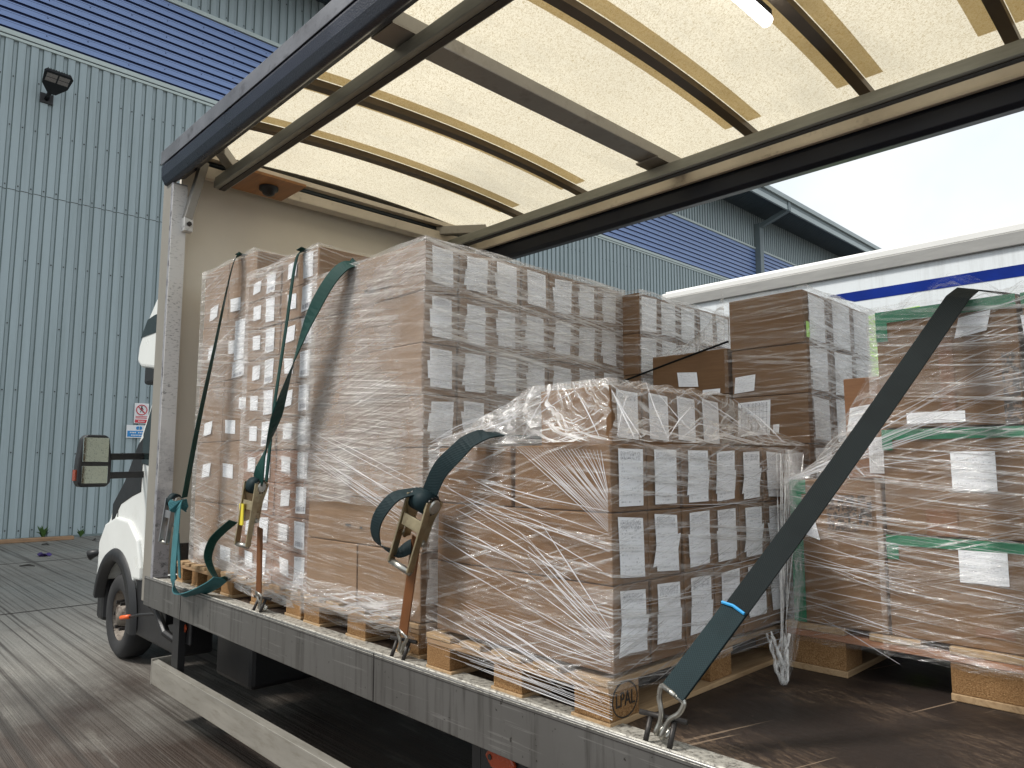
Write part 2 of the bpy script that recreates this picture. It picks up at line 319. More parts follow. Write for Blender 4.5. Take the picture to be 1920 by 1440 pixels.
tp = s.n('ShaderNodeBsdfTransparent'); m2 = s.n('ShaderNodeMixShader'); s.l(nn_, m2.inputs[0]); s.l(tp.outputs[0], m2.inputs[1]); s.l(gl.outputs[0], m2.inputs[2]); M['film_cord'] = s.fin(m2.outputs[0])

# ------------------------------------------------------------------ object helpers (coordinates in layout units)
ORG = {}
def Wd(p): return Vector((p[0]*S, p[1]*S, (p[2]+EYE)*S))
def tag(o, label=None, cat=None, group=None, kind=None):
    if label: o['label'] = label
    if cat: o['category'] = cat
    if group: o['group'] = group
    if kind: o['kind'] = kind
    return o
def thing(name, label, cat, at, group=None):
    o = bpy.data.objects.new(name, None); o.empty_display_size = .1; COL.objects.link(o); o.location = Wd(at); ORG[o.name] = Wd(at)
    return tag(o, label, cat, group)
class MB:
    def __init__(s): s.v = []; s.f = []; s.uv = []; s.mi = []; s.cur = 0
    def add(s, vs, fs, uvs=None):
        b = len(s.v); s.v += [Vector(v) for v in vs]
        for i, f in enumerate(fs):
            s.f.append([b+j for j in f]); s.mi.append(s.cur)
            s.uv.append(uvs[i] if uvs else [(0, 0)]*len(f))
        return s
    def box(s, x0, x1, y0, y1, z0, z1):
        vs = [(x0, y0, z0), (x1, y0, z0), (x1, y1, z0), (x0, y1, z0), (x0, y0, z1), (x1, y0, z1), (x1, y1, z1), (x0, y1, z1)]
        return s.add(vs, [(0, 3, 2, 1), (4, 5, 6, 7), (0, 1, 5, 4), (1, 2, 6, 5), (2, 3, 7, 6), (3, 0, 4, 7)])
    def prism(s, poly, axis, a, b):     # poly in the two other axes
        def P(q, t):
            return {0: (t, q[0], q[1]), 1: (q[0], t, q[1]), 2: (q[0], q[1], t)}[axis]
        n = len(poly); vs = [P(q, a) for q in poly]+[P(q, b) for q in poly]
        return s.add(vs, [list(range(n))[::-1], list(range(n, 2*n))]+[(i, (i+1) % n, n+(i+1) % n, n+i) for i in range(n)])
    def beam(s, p, q, wd, ht, up=(0, 0, 1)):
        p, q = Vector(p), Vector(q); d = (q-p).normalized(); sd_ = d.cross(Vector(up)).normalized()*wd/2; u = sd_.cross(d).normalized()*ht/2
        vs = [p-sd_-u, p+sd_-u, p+sd_+u, p-sd_+u, q-sd_-u, q+sd_-u, q+sd_+u, q-sd_+u]
        return s.add(vs, [(0, 3, 2, 1), (4, 5, 6, 7), (0, 1, 5, 4), (1, 2, 6, 5), (2, 3, 7, 6), (3, 0, 4, 7)])
    def tube(s, pts, r, n=8, closed=False):
        pts = [Vector(p) for p in pts]; rs = r if isinstance(r, (list, tuple)) else [r]*len(pts); b = len(s.v); m = len(pts); ref = None
        for i, p in enumerate(pts):
            if closed: d = pts[(i+1) % m]-pts[i-1]
            else: d = pts[min(i+1, m-1)]-pts[max(i-1, 0)]
            d.normalize()
            if ref is None: ref = d.orthogonal().normalized()
            else: ref = (ref-d*ref.dot(d)).normalized()
            o2 = d.cross(ref)
            for k in range(n):
                a = 2*math.pi*k/n; s.v.append(p+(ref*math.cos(a)+o2*math.sin(a))*rs[i])
        L = m if closed else m-1
        for i in range(L):
            for k in range(n):
                s.f.append([b+i*n+k, b+i*n+(k+1) % n, b+((i+1) % m)*n+(k+1) % n, b+((i+1) % m)*n+k]); s.uv.append([(0, 0)]*4); s.mi.append(s.cur)
        if not closed:
            s.f.append([b+k for k in range(n)][::-1]); s.uv.append([(0, 0)]*n); s.mi.append(s.cur)
            s.f.append([b+(m-1)*n+k for k in range(n)]); s.uv.append([(0, 0)]*n); s.mi.append(s.cur)
        return s
    def disc(s, c, axis, r, t, n=28, r2=None):
        c = Vector(c); ax = Vector(axis).normalized(); a = ax.orthogonal().normalized(); b = ax.cross(a); r2 = r2 or r
        vs = [c+(a*math.cos(2*math.pi*k/n)+b*math.sin(2*math.pi*k/n))*r for k in range(n)]+[c+ax*t+(a*math.cos(2*math.pi*k/n)+b*math.sin(2*math.pi*k/n))*r2 for k in range(n)]
        return s.add(vs, [list(range(n))[::-1], list(range(n, 2*n))]+[(i, (i+1) % n, n+(i+1) % n, n+i) for i in range(n)])
    def lathe(s, prof, c, axis, n=36):   # prof: (r, along)
        c = Vector(c); ax = Vector(axis).normalized(); a = ax.orthogonal().normalized(); b_ = ax.cross(a); m = len(prof); vs = []
        for k in range(n):
            t = 2*math.pi*k/n; d = a*math.cos(t)+b_*math.sin(t)
            vs += [c+ax*h+d*r for r, h in prof]
        fs = [(k*m+i, k*m+i+1, ((k+1) % n)*m+i+1, ((k+1) % n)*m+i) for k in range(n) for i in range(m-1)]
        return s.add(vs, fs)
    def grid(s, P, nu, nv, uvf=None):    # P(i,j)->point
        vs = [P(i/nu, j/nv) for j in range(nv+1) for i in range(nu+1)]; fs = []; uvs = []
        for j in range(nv):
            for i in range(nu):
                q = [(i, j), (i+1, j), (i+1, j+1), (i, j+1)]; fs.append([a+b*(nu+1) for a, b in q])
                uvs.append([uvf(a/nu, b/nv) if uvf else (a/nu, b/nv) for a, b in q])
        return s.add(vs, fs, uvs)
    def strap(s, pts, wdirs, wid, thick=.006):
        pts = [Vector(p) for p in pts]; n = len(pts); L = [0.]
        for i in range(1, n): L.append(L[-1]+(pts[i]-pts[i-1]).length)
        vs = []; wl = wid if isinstance(wid, (list, tuple)) else [wid]*n
        for i, p in enumerate(pts):
            d = (pts[min(i+1, n-1)]-pts[max(i-1, 0)]).normalized(); wv_ = Vector(wdirs[i] if isinstance(wdirs[0], (tuple, list, Vector)) else wdirs)
            wv_ = (wv_-d*wv_.dot(d)).normalized()*wl[i]/2; nn = d.cross(wv_).normalized()*thick/2
            vs += [p-wv_-nn, p+wv_-nn, p+wv_+nn, p-wv_+nn]
        fs = [(0, 3, 2, 1), tuple(4*(n-1)+k for k in range(4))]; uvs = [[(0, 0)]*4]*2
        for i in range(n-1):
            for k in range(4):
                fs.append((4*i+k, 4*i+(k+1) % 4, 4*i+4+(k+1) % 4, 4*i+4+k)); u0, u1 = ((0, 1) if k in (0,) else (1, 0) if k == 2 else (0, 0))
                uvs.append([(u0, L[i]*S), (u1, L[i]*S), (u1, L[i+1]*S), (u0, L[i+1]*S)])
        return s.add(vs, fs, uvs)
    def build(s, name, mats, parent=None, at=None, bevel=0, smooth=False, label=None, seg=2):
        if not isinstance(mats, (list, tuple)): mats = [mats]
        org = ORG[parent.name] if parent is not None else Wd(at if at else (0, 0, -EYE))
        me = bpy.data.meshes.new(name); me.from_pydata([Wd(v)-org for v in s.v], [], s.f)
        for m in mats: me.materials.append(M[m])
        for p, mi in zip(me.polygons, s.mi): p.material_index = mi; p.use_smooth = smooth
        uvl = me.uv_layers.new(name='UVMap'); flat = [c for f in s.uv for uv in f for c in uv]; uvl.data.foreach_set('uv', flat)
        me.update(); o = bpy.data.objects.new(name, me); COL.objects.link(o)
        if parent is not None: o.parent = parent
        else: o.location = org
        ORG[o.name] = org
        if bevel:
            b = o.modifiers.new('bevel', 'BEVEL'); b.width = bevel*S; b.segments = seg; b.limit_method = 'ANGLE'
        if label: o['label'] = label
        return o
def children(o): return [c for c in list(bpy.data.objects) if c.parent == o]
def copy_tree(o, parent=None, kids=None):
    c = o.copy(); COL.objects.link(c); c.parent = parent
    ORG[c.name] = ORG[o.name]
    for ch in children(o): copy_tree(ch, c)
    return c
def subcopy(o, kids):
    return None

GZ = -2.15; FZ = -1.0    # ground and load floor heights (layout units)

# ------------------------------------------------------------------ ground
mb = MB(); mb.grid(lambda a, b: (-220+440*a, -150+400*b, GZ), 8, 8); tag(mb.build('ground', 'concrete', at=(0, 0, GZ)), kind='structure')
mb = MB()
for x in (-12.73, -19.0): mb.box(x-.02, x+.02, -40, 60, GZ-.01, GZ+.005)
for y in (-7.5, 8.2): mb.box(-24.6, 20, y-.02, y+.02, GZ-.01, GZ+.004)
tag(mb.build('concrete_joints', 'joint', at=(0, 0, GZ)), kind='structure')

# ------------------------------------------------------------------ warehouse
WX = -24.68
bld = thing('warehouse', 'large industrial warehouse clad in pale grey and blue ribbed steel behind the truck', 'warehouse', (WX, 20, GZ))
def vclad(y0, y1, z0, z1, name, joints=(), screws=()):
    mb = MB(); P = .323; y = y0
    n = int((y1-y0)/P)
    for i in range(n):
        y = y0+i*P
        # crown .19 | side .025 | valley .083 | side .025
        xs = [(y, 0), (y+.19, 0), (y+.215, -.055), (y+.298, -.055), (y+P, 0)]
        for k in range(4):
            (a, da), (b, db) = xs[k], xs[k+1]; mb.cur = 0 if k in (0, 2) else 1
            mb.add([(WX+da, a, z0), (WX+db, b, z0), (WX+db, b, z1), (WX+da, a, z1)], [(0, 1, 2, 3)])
        mb.cur = 2
        for zs in screws:
            if rnd.random() < .82:
                zz = zs+rnd.uniform(-.02, .02); mb.box(WX-.055, WX-.035, y+.243, y+.272, zz, zz+.03)
        for zj in joints: mb.box(WX+.001, WX+.004, y, y+.19, zj, zj+.018); mb.box(WX-.054, WX-.05, y+.215, y+.298, zj, zj+.018)
    return mb.build(name, ['clad_light', 'clad_shaded', 'dark_steel'], bld)
vclad(-14, 80, GZ+.05, 12.5, 'lower_cladding', (7.95,), (-1.9, 0.3, 2.1, 4.0, 5.9, 8.1, 9.9, 11.4))
vclad(-14, 80, 15.75, 18.35, 'upper_cladding', (), (16.0, 17.6))
mb = MB(); P = .29; z = 12.78
for i in range(10):
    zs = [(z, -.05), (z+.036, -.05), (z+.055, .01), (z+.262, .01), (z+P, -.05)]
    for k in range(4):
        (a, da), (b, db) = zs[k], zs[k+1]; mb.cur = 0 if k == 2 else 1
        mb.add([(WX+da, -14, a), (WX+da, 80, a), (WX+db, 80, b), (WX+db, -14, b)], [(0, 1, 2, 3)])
    mb.cur = 1; mb.box(WX+.011, WX+.013, -14, 80, z+.21, z+.218)
    for q in range(40):
        y = -12+q*2.3+(i % 2)*1.1; mb.box(WX+.011, WX+.02, y, y+.03, z+.15, z+.18)
    z += P
mb.build('blue_band', ['clad_blue', 'clad_blue_dark'], bld)
mb = MB(); mb.box(WX-.04, WX+.06, -14, 80, 12.60, 12.74); mb.box(WX-.04, WX+.035, -14, 80, 12.49, 12.57); mb.build('drip_flashing', 'flashing', bld)
mb = MB(); mb.box(WX-.04, WX+.06, -14, 80, 15.69, 15.83); mb.build('top_flashing', 'flashing', bld)
mb = MB(); mb.box(WX-.05, WX+.02, -14, 80, 12.57, 12.60); mb.box(WX-.3, WX-.07, -14, 80, GZ, 18.35); mb.build('wall_core', 'soffit', bld)
mb = MB(); mb.box(WX-.02, WX+.03, -14, 80, GZ, GZ+.06); mb.build('base_angle', 'clad_shaded', bld)
mb = MB()
for i in range(16):
    x = WX+i*.16; mb.box(x, x+.11, -14, 80, 18.33, 18.37)
mb.box(WX-.2, WX+2.55, -14, 80, 18.37, 18.42); mb.build('soffit_deck', 'soffit', bld)
mb = MB(); mb.box(WX+2.42, WX+2.56, -14, 80, 18.05, 18.40); mb.build('eaves_beam', 'gutter', bld)
mb = MB(); mb.prism([(WX+2.56, 18.66), (WX+2.72, 18.66), (WX+2.76, 18.95), (WX+2.56, 18.95)], 1, -14, 80); mb.build('gutter', 'gutter', bld)
mb = MB(); mb.box(WX-40, WX+2.5, -14, 80, 18.9, 18.94); mb.box(WX+2.45, WX+2.56, -14, 80, 18.42, 18.9); mb.build('roof', 'bldg_steel', bld)
for yb in (8.5, 28.7, 48.9, 69):
    mb = MB(); mb.box(WX, WX+.42, yb-.26, yb+.26, 9.6 if yb < 60 else GZ, 17.6); mb.beam((WX+.2, yb, 17.35), (WX+2.6, yb, 18.15), .38, .28); mb.box(WX+2.40, WX+2.62, yb-.2, yb+.2, 17.98, 18.7)
    if yb > 40: mb.build('eaves_bracket', 'bldg_steel', bld)

# wall floodlight
fl = thing('wall_floodlight', 'black finned floodlight on a square plate high on the grey cladding', 'floodlight', (WX, 4.4, 10.7))
mb = MB(); mb.box(WX, WX+.05, 4.05, 4.55, 10.55, 11.0); mb.build('mounting_plate', 'black_plastic', fl, bevel=.02)
mb = MB(); mb.tube([(WX+.05, 4.30, 10.75), (WX+.35, 4.32, 10.85), (WX+.6, 4.36, 11.05)], .09, 10); mb.build('bracket_arm', 'black_plastic', fl, smooth=True)
def FP(a, b, c):   # local frame of the lamp head: a across (Y), b outward-up, c normal up
    o = Vector((WX+.55, 4.40, 10.95)); d = Vector((.80, .05, .42)).normalized(); yv = Vector((-.05, 1, 0)).normalized(); nn = d.cross(yv); nn = nn if nn.z > 0 else -nn
    return o+yv*a+d*b+nn*c
mb = MB(); out_ = [(-.14, -.1), (.14, -.1), (.46, .35), (.52, .9), (.45, 1.0), (-.45, 1.0), (-.52, .9), (-.46, .35)]
n = len(out_); mb.add([FP(a, b, -.07) for a, b in out_]+[FP(a*.95, b*.98, .10) for a, b in out_], [list(range(n)), list(range(n, 2*n))[::-1]]+[(i, (i+1) % n, n+(i+1) % n, n+i) for i in range(n)])
mb.build('lamp_housing', 'black_plastic', fl, bevel=.02)
for k in range(9):
    mb = MB(); a = -.4+.1*k; mb.add([FP(a-.012, .3, .09), FP(a+.012, .3, .09), FP(a+.012, 1.0, .09), FP(a-.012, 1.0, .09), FP(a-.012, .3, .16), FP(a+.012, .3, .16), FP(a+.012, 1.0, .16), FP(a-.012, 1.0, .16)], [(0, 3, 2, 1), (4, 5, 6, 7), (0, 1, 5, 4), (1, 2, 6, 5), (2, 3, 7, 6), (3, 0, 4, 7)]); mb.build('cooling_fin', 'black_plastic', fl)
for a0 in (-.42, .03):
    for b0 in (.50, .72):
        mb = MB(); mb.add([FP(a0, b0, -.074), FP(a0+.39, b0, -.074), FP(a0+.39, b0+.19, -.074), FP(a0, b0+.19, -.074), FP(a0, b0, -.06), FP(a0+.39, b0, -.06), FP(a0+.39, b0+.19, -.06), FP(a0, b0+.19, -.06)], [(0, 3, 2, 1), (4, 5, 6, 7), (0, 1, 5, 4), (1, 2, 6, 5), (2, 3, 7, 6), (3, 0, 4, 7)]); mb.build('lens_panel', 'lamp_lens', fl)

fl.location = Wd((WX, 4.30, 10.93)); fl.scale = (.7, .7, .7)
# wall signs
sg = thing('prohibition_sign', 'white and red no pedestrians sign fixed to the cladding, above the blue sign', 'sign', (WX, 7.36, 1.15))
X = WX+.03
mb = MB(); mb.box(X, X+.02, 7.18, 7.60, 1.28, 1.92); mb.build('sign_plate', 'sign_white', sg)
mb = MB(); mb.tube([(X+.03, 7.39+.155*math.cos(t*math.pi/12), 1.71+.155*math.sin(t*math.pi/12)) for t in range(24)], .014, 6, True); mb.tube([(X+.03, 7.28, 1.82), (X+.03, 7.50, 1.60)], .013, 6)
mb.box(X+.02, X+.028, 7.22, 7.56, 1.44, 1.465); mb.box(X+.02, X+.028, 7.22, 7.56, 1.49, 1.51); mb.box(X+.02, X+.028, 7.21, 7.57, 1.30, 1.40); mb.build('red_print', 'sign_red', sg)
mb = MB(); mb.disc((X+.021, 7.39, 1.81), (1, 0, 0), .022, .006, 10)
for a, b, c, d in ((7.37, 7.41, 1.72, 1.79), ): mb.box(X+.021, X+.027, a, b, c, d)
mb.beam((X+.024, 7.39, 1.73), (X+.024, 7.35, 1.63), .006, .02); mb.beam((X+.024, 7.39, 1.73), (X+.024, 7.44, 1.63), .006, .02); mb.beam((X+.024, 7.38, 1.78), (X+.024, 7.34, 1.71), .006, .014); mb.beam((X+.024, 7.40, 1.78), (X+.024, 7.44, 1.71), .006, .014)
mb.build('walking_figure', 'ink', sg)
mb = MB()
for k in range(5): mb.box(X+.028, X+.031, 7.30+.04*k, 7.325+.04*k, 1.335, 1.365)
mb.build('white_lettering', 'sign_white', sg)
sg = thing('mandatory_sign', 'white and blue safety sign on the cladding below the red one, half behind the cab', 'sign', (WX, 7.3, .7))
mb = MB(); mb.box(X, X+.02, 6.98, 7.68, .82, 1.22); mb.build('sign_plate', 'sign_white', sg)
mb = MB(); mb.box(X+.02, X+.026, 7.01, 7.65, .85, 1.04); mb.disc((X+.02, 7.31, 1.13), (1, 0, 0), .055, .008, 20); mb.disc((X+.02, 7.38, 1.13), (1, 0, 0), .055, .008, 20); mb.build('blue_panel', 'sign_blue', sg)
MB().box(X+.0285, X+.031, 7.338, 7.352, 1.08, 1.18).build('pictogram_gap', 'sign_white', sg)
mb = MB()
for k in range(4): mb.box(X+.027, X+.03, 7.08+.048*k, 7.112+.048*k, .965, 1.005)
mb.build('upper_lettering', 'sign_white', sg); mb = MB()
for k in range(5, 11): mb.box(X+.027, X+.03, 7.08+.048*k, 7.112+.048*k, .965, 1.005)
mb.build('upper_lettering', 'sign_white', sg); mb = MB()
for k in range(9): mb.box(X+.027, X+.03, 7.12+.045*k, 7.15+.045*k, .885, .92)
mb.build('lower_lettering', 'sign_white', sg)
# bits along the wall foot
mb = MB(); mb.beam((-24.15, -2, GZ+.06), (-23.95, 5.55, GZ+.05), .26, .1); tag(mb.build('timber_plank', 'wood_plank', at=(-24.1, 2, GZ), bevel=.01), 'long weathered timber plank lying on concrete along the wall foot', 'plank')
def weed(y, h, lab):
    mb = MB()
    for k in range(26):
        a = rnd.uniform(0, 6.28); r = rnd.uniform(.1, .3)*h*2; p = Vector((WX+.25, y, GZ)); q = p+Vector((math.cos(a)*r*.5, math.sin(a)*r, h*rnd.uniform(.4, 1))); sdv = Vector((math.sin(a), -math.cos(a), .3))*.035
        mid = (p+q)/2+Vector((0, 0, h*.2)); mb.add([p, mid-sdv, q, mid+sdv], [(0, 1, 2, 3)])
    tag(mb.build('weed', 'weed', at=(WX+.25, y, GZ)), lab, 'weed', 'weeds at the wall foot')
weed(4.9, .42, 'larger green weed sprouting at the wall foot behind the timber plank end'); weed(5.85, .26, 'small green weed at the wall foot nearest the cab')
mb = MB(); mb.grid(lambda a, b: (-20.2+.3*a, 3.95+.25*b, GZ+.02+.06*math.sin(a*7)*math.sin(b*6)+.05*abs(a-.5)), 8, 6); tag(mb.build('crumpled_rag', 'purple', at=(-20, 4, GZ), smooth=True), 'small crumpled dark purple rag lying on the open concrete', 'rag')

# ------------------------------------------------------------------ white trailer behind
tr = thing('white_trailer', 'white box trailer with blue stripe parked behind the load', 'trailer', (0, 11.6, GZ))
TY = 10.08; X0, X1 = -6.75, 14
s = NT('trailer_panel'); v = s.coord('Object'); st = s.noise(s.coord('Object', (5, 1, .35)), 2.2, 7, .7); n = s.noise(v, 2, 5)
c = s.mix(s.ramp(st, [(.5, 0.), (.72, .55)]), (.76, .80, .82), (.50, .52, .52)); M['trailer_panel'] = s.fin(s.bsdf(c, .38, 0, s.bump(n, .1, .01)))
mb = MB(); mb.box(X0, X1, TY, TY+3.2, -.75, 2.60); mb.build('body', 'trailer_panel', tr)
mb = MB(); mb.box(X0-.03, X1, TY-.05, TY+.05, 2.57, 2.74); mb.build('side_rail', 'trailer_rail', tr, bevel=.01)
mb = MB(); mb.box(X0-.03, X1, TY-.04, TY+3.25, 2.742, 2.83); mb.box(X0, X1, TY+.02, TY+3.2, 2.83, 2.87); mb.build('roof_edge', 'trailer_trim', tr, bevel=.01)
mb = MB(); mb.add([(-4.05, TY-.004, 2.345), (-3.7, TY-.004, 2.205), (X1, TY-.004, 2.15), (X1, TY-.004, 2.315)], [(0, 1, 2, 3)]); mb.build('blue_stripe', 'royal_blue', tr)
mb = MB(); mb.add([(-4.3, TY-.004, 1.35), (-2.9, TY-.004, .7), (-2.9, TY-.004, 2.02), (-4.3, TY-.004, 1.95)], [(0, 1, 2, 3)]); mb.build('lime_panel', 'lime', tr)
mb = MB(); mb.box(X0+.5, X1, TY+.8, TY+1.0, -1.05, -.75); mb.box(X0+.5, X1, TY+2.2, TY+2.4, -1.05, -.75); mb.build('chassis', 'black_plastic', tr)
for x in (8, 9.8, 11.6):
    for y in (TY+.1, TY+2.7):
        mb = MB(); mb.lathe([(.25, 0), (.62, 0), (.68, .06), (.68, .34), (.62, .4), (.25, .4)], (x, y, GZ+.68), (0, 1, 0)); mb.build('wheel', 'tyre', tr, smooth=True)

# ------------------------------------------------------------------ the truck
tk = thing('curtainside_truck', 'white curtainside truck with open side and translucent roof over the load', 'truck', (-4, 3.95, GZ))
def zr(y): t = (y-3.99)/1.8; return 2.88+.10*(1-t*t)
XR = .45       # rear end of the body
FYN, FYF = 2.18, 5.82
mb = MB(); mb.box(-6.92, XR, FYN+.132, FYF-.132, FZ-.06, FZ); mb.build('load_floor', 'load_floor', tk)
def rail(y0, sgn):
    mb = MB(); Y = lambda t: y0+sgn*t
    mb.cur = 0; poly = [(Y(0), -1.225), (Y(0), -.982), (Y(.010), -.976), (Y(.020), -.982), (Y(.022), -.992), (Y(.13), -.995), (Y(.13), -1.06), (Y(.05), -1.07), (Y(.05), -1.225)]
    mb.prism(poly, 0, -6.93, XR)
    for q in range(len(mb.f)):
        pass
    return mb
mb = rail(FYN, 1); o = mb.build('side_rail', ['alu_rail'], tk, bevel=.004)
mb = rail(FYF, -1); mb.build('side_rail', ['alu_rail'], tk, bevel=.004)
mb = MB(); mb.prism([(FYN+.0205, -.9905), (FYN+.131, -.9925), (FYN+.131, -.988), (FYN+.0205, -.986)], 0, -6.9, XR); mb.prism([(FYN-.001, -.990), (FYN+.01, -.9725), (FYN+.021, -.984), (FYN+.01, -.979)], 0, -6.9, XR); mb.build('worn_rail_lip', 'alu_lip', tk)
mb = MB(); mb.box(-6.935, XR+.001, FYN-.002, FYN, -1.003, -1.0)
for x in (-6.05, -3.3, -.9): mb.box(x, x+.006, FYN-.0025, FYN, -1.22, -.98)
mb.build('rail_seam', 'dark_steel', tk)
# lower side guard
def guard(y0, sgn, x0):
    Y = lambda t: y0+sgn*t
    mb = MB(); mb.prism([(Y(0), -1.83), (Y(0), -1.65), (Y(.05), -1.64), (Y(.05), -1.655), (Y(.014), -1.662), (Y(.014), -1.818), (Y(.05), -1.825), (Y(.05), -1.84)], 0, x0, XR-.6)
    mb.box(x0-.02, x0, min(Y(-.002), Y(.20)), max(Y(-.002), Y(.20)), -1.84, -1.63)
    g = mb.build('side_guard', 'alu_guard', tk, bevel=.003)
    for x in (x0+.28, -1.2):
        m2 = MB(); m2.box(x, x+.14, min(Y(.055), Y(.11)), max(Y(.055), Y(.11)), -1.84, -1.22); m2.build('guard_hanger', 'black_plastic', tk)
guard(FYN, 1, -6.62); guard(FYF, -1, -6.62)
# chassis, boxes, wheels
for y in (3.35, 4.45):
    mb = MB(); mb.box(-9.3, XR-.2, y, y+.1, -1.5, -1.26); mb.build('chassis_rail', 'black_plastic', tk)
for i in range(9):
    mb = MB(); mb.box(-6.6+i*.95, -6.5+i*.95, FYN+.14, FYF-.14, -1.24, -1.07); mb.build('cross_member', 'black_plastic', tk)
mb = MB(); mb.box(-6.35, -5.65, 2.6, 3.2, -1.78, -1.24); mb.build('battery_box', 'black_plastic', tk, bevel=.04)
mb = MB(); mb.box(-5.4, -4.0, 4.7, 5.4, -1.85, -1.24); mb.build('fuel_tank', 'black_plastic', tk, bevel=.08)
mb = MB(); mb.box(-2.72, -2.66, 2.36, 3.1, -1.95, -1.24); mb.build('mudguard_panel', 'black_plastic', tk)
def wheel(x, y0, sgn, r=.465, wdt=.29, name='wheel'):
    wh = MB().tube([(x, y0+sgn*.08, GZ+r), (x, y0+sgn*(wdt+.1), GZ+r)], .06, 12).build(name, 'black_plastic', tk)
    MB().lathe([(.27, sgn*.03), (.30, sgn*.01), (.40, 0), (r-.02, sgn*.03), (r, sgn*.07), (r, sgn*(wdt-.05)), (r-.04, sgn*wdt), (.27, sgn*wdt)], (x, y0, GZ+r), (0, 1, 0), 48).build('tyre', 'tyre', wh, smooth=True)
    m = MB().lathe([(.28, sgn*.03), (.26, sgn*.06), (.24, sgn*.16), (.19, sgn*.19), (.13, sgn*.12), (.11, sgn*.02), (.001, sgn*.0)], (x, y0, GZ+r), (0, 1, 0), 36)
    m.build('rim', 'rust_rim', wh, smooth=True)
    for k in range(6):
        a = k*math.pi/3; c = (x+.155*math.cos(a), y0+sgn*.15, GZ+r+.155*math.sin(a)); MB().disc(c, (0, -sgn, 0), .026, .14, 8, .02).build('wheel_nut', 'dark_steel', wh)
wheel(-9.03, 2.57, 1); wheel(-9.03, 5.43, -1); wheel(-1.75, 2.72, 1); wheel(-1.75, 5.28, -1)
# marker lamps
for x, z in ((-6.36, -1.33), (-2.53, -1.30)):
    ml = MB().box(x-.06, x+.24, 2.295, 2.32, z-.13, z+.14).build('marker_lamp', 'black_plastic', tk, bevel=.01)
    MB().prism([(x+.03, z-.045), (x+.15, z-.045), (x+.19, z), (x+.15, z+.045), (x+.03, z+.045), (x-.01, z)], 1, 2.275, 2.2945).build('amber_lens', 'orange_lens', ml, bevel=.01)
    for dx in (.03, ): MB().disc((x+dx, 2.2745, z), (0, -1, 0), .012, .004, 12).build('lens_socket', 'ink', ml)
# little cable with orange tip at the front of the rail
MB().tube([(-7.0, 2.40, -1.36), (-7.25, 2.36, -1.38), (-7.5, 2.33, -1.42), (-7.72, 2.3, -1.47)], .014, 6).build('loose_cable', 'black_plastic', tk, smooth=True)
MB().tube([(-7.68, 2.3, -1.458), (-7.88, 2.285, -1.495)], .02, 8).build('cable_tip', 'orange_tag', tk, smooth=True)
mb = MB(); mb.box(-7.15, -6.85, 2.35, 2.6, -1.42, -1.28); mb.tube([(-6.9, 2.3, -1.3), (-7.1, 2.3, -1.24), (-7.25, 2.35, -1.3), (-7.1, 2.4, -1.4), (-6.8, 2.35, -1.48)], .03, 7); mb.tube([(-7.0, 2.3, -1.25), (-6.7, 2.3, -1.45), (-6.6, 2.35, -1.5)], .035, 7); mb.build('body_catch', 'black_plastic', tk, bevel=.01)

# bulkhead, posts, header
mb = MB(); mb.box(-6.99, -6.94, 2.32, 5.68, -.99, 2.86); bk = mb.build('bulkhead', 'bulkhead_cream', tk)
mb = MB(); mb.box(-6.94, -6.915, 2.45, 5.66, -.99, -.72); mb.build('kick_plate', 'alu_rail', tk)
for y0, sg_ in ((FYN, 1), (FYF, -1)):
    Y = lambda t: y0+sg_*t
    mb = MB(); mb.box(-7.0, -6.78, min(Y(.004), Y(.03)), max(Y(.004), Y(.03)), -1.2, 2.62); mb.build('post_outer_face', 'post_beige', tk, bevel=.005)
    mb = MB(); mb.box(-6.79, -6.745, min(Y(0), Y(.135)), max(Y(0), Y(.135)), -.99, 2.58); po = mb.build('corner_post', 'post_steel', tk, bevel=.008)
    mb = MB(); mb.box(-6.745, -6.736, min(Y(.004), Y(.131)), max(Y(.004), Y(.131)), -.98, 2.56); mb.build('painted_face', 'post_face', po)
    mb = MB(); mb.box(-6.75, -6.66, min(Y(.09), Y(.17)), max(Y(.09), Y(.17)), 2.12, 2.25); mb.build('brace_bracket', 'dirty_white', po, bevel=.006)
    mb = MB(); mb.disc((-6.66, Y(.13), 2.185), (1, 0, 0), .022, .02, 6); mb.build('bolt', 'dark_steel', po)
    mb = MB(); mb.beam((-6.7, Y(.125), 2.24), (-6.66, Y(.24), 2.80), .07, .09, (1, 0, 0)); mb.build('knee_brace', 'beam_steel', po, bevel=.005)
    mb = MB(); mb.beam((-6.25, Y(.22), 2.80), (-6.72, Y(.60), 2.80), .09, .10); mb.build('diagonal_gusset', 'beam_steel', po, bevel=.005)
    mb = MB(); mb.beam((-6.70, Y(.20), 2.73), (-6.70, Y(.52), 2.72), .06, .12); mb.build('tie_bar', 'cant_cream', po, bevel=.005)
mb = MB(); mb.box(-6.80, -6.66, 2.6, 5.4, 2.68, 2.79); mb.build('header_beam', 'cant_cream', tk, bevel=.01)
mb = MB(); mb.box(-6.995, -6.80, 2.22, 5.76, 2.861, 2.875); mb.box(-6.995, -6.93, 2.22, 5.76, 2.875, 3.0); mb.box(-6.93, -6.86, 2.5, 5.5, 2.76, 2.861); mb.build('header_panel', 'soffit', tk)
mb = MB(); mb.grid(lambda a, b: (-6.99+.32*a, 2.26+3.52*b, zr(2.26+3.52*b)+.004), 2, 16); mb.build('roof_front_cap', 'trailer_rail', tk, smooth=True)
mb = MB(); mb.box(-6.70, -6.62, 2.3, 5.7, 2.85, 2.90); mb.build('roof_front_flange', 'cant_cream', tk)
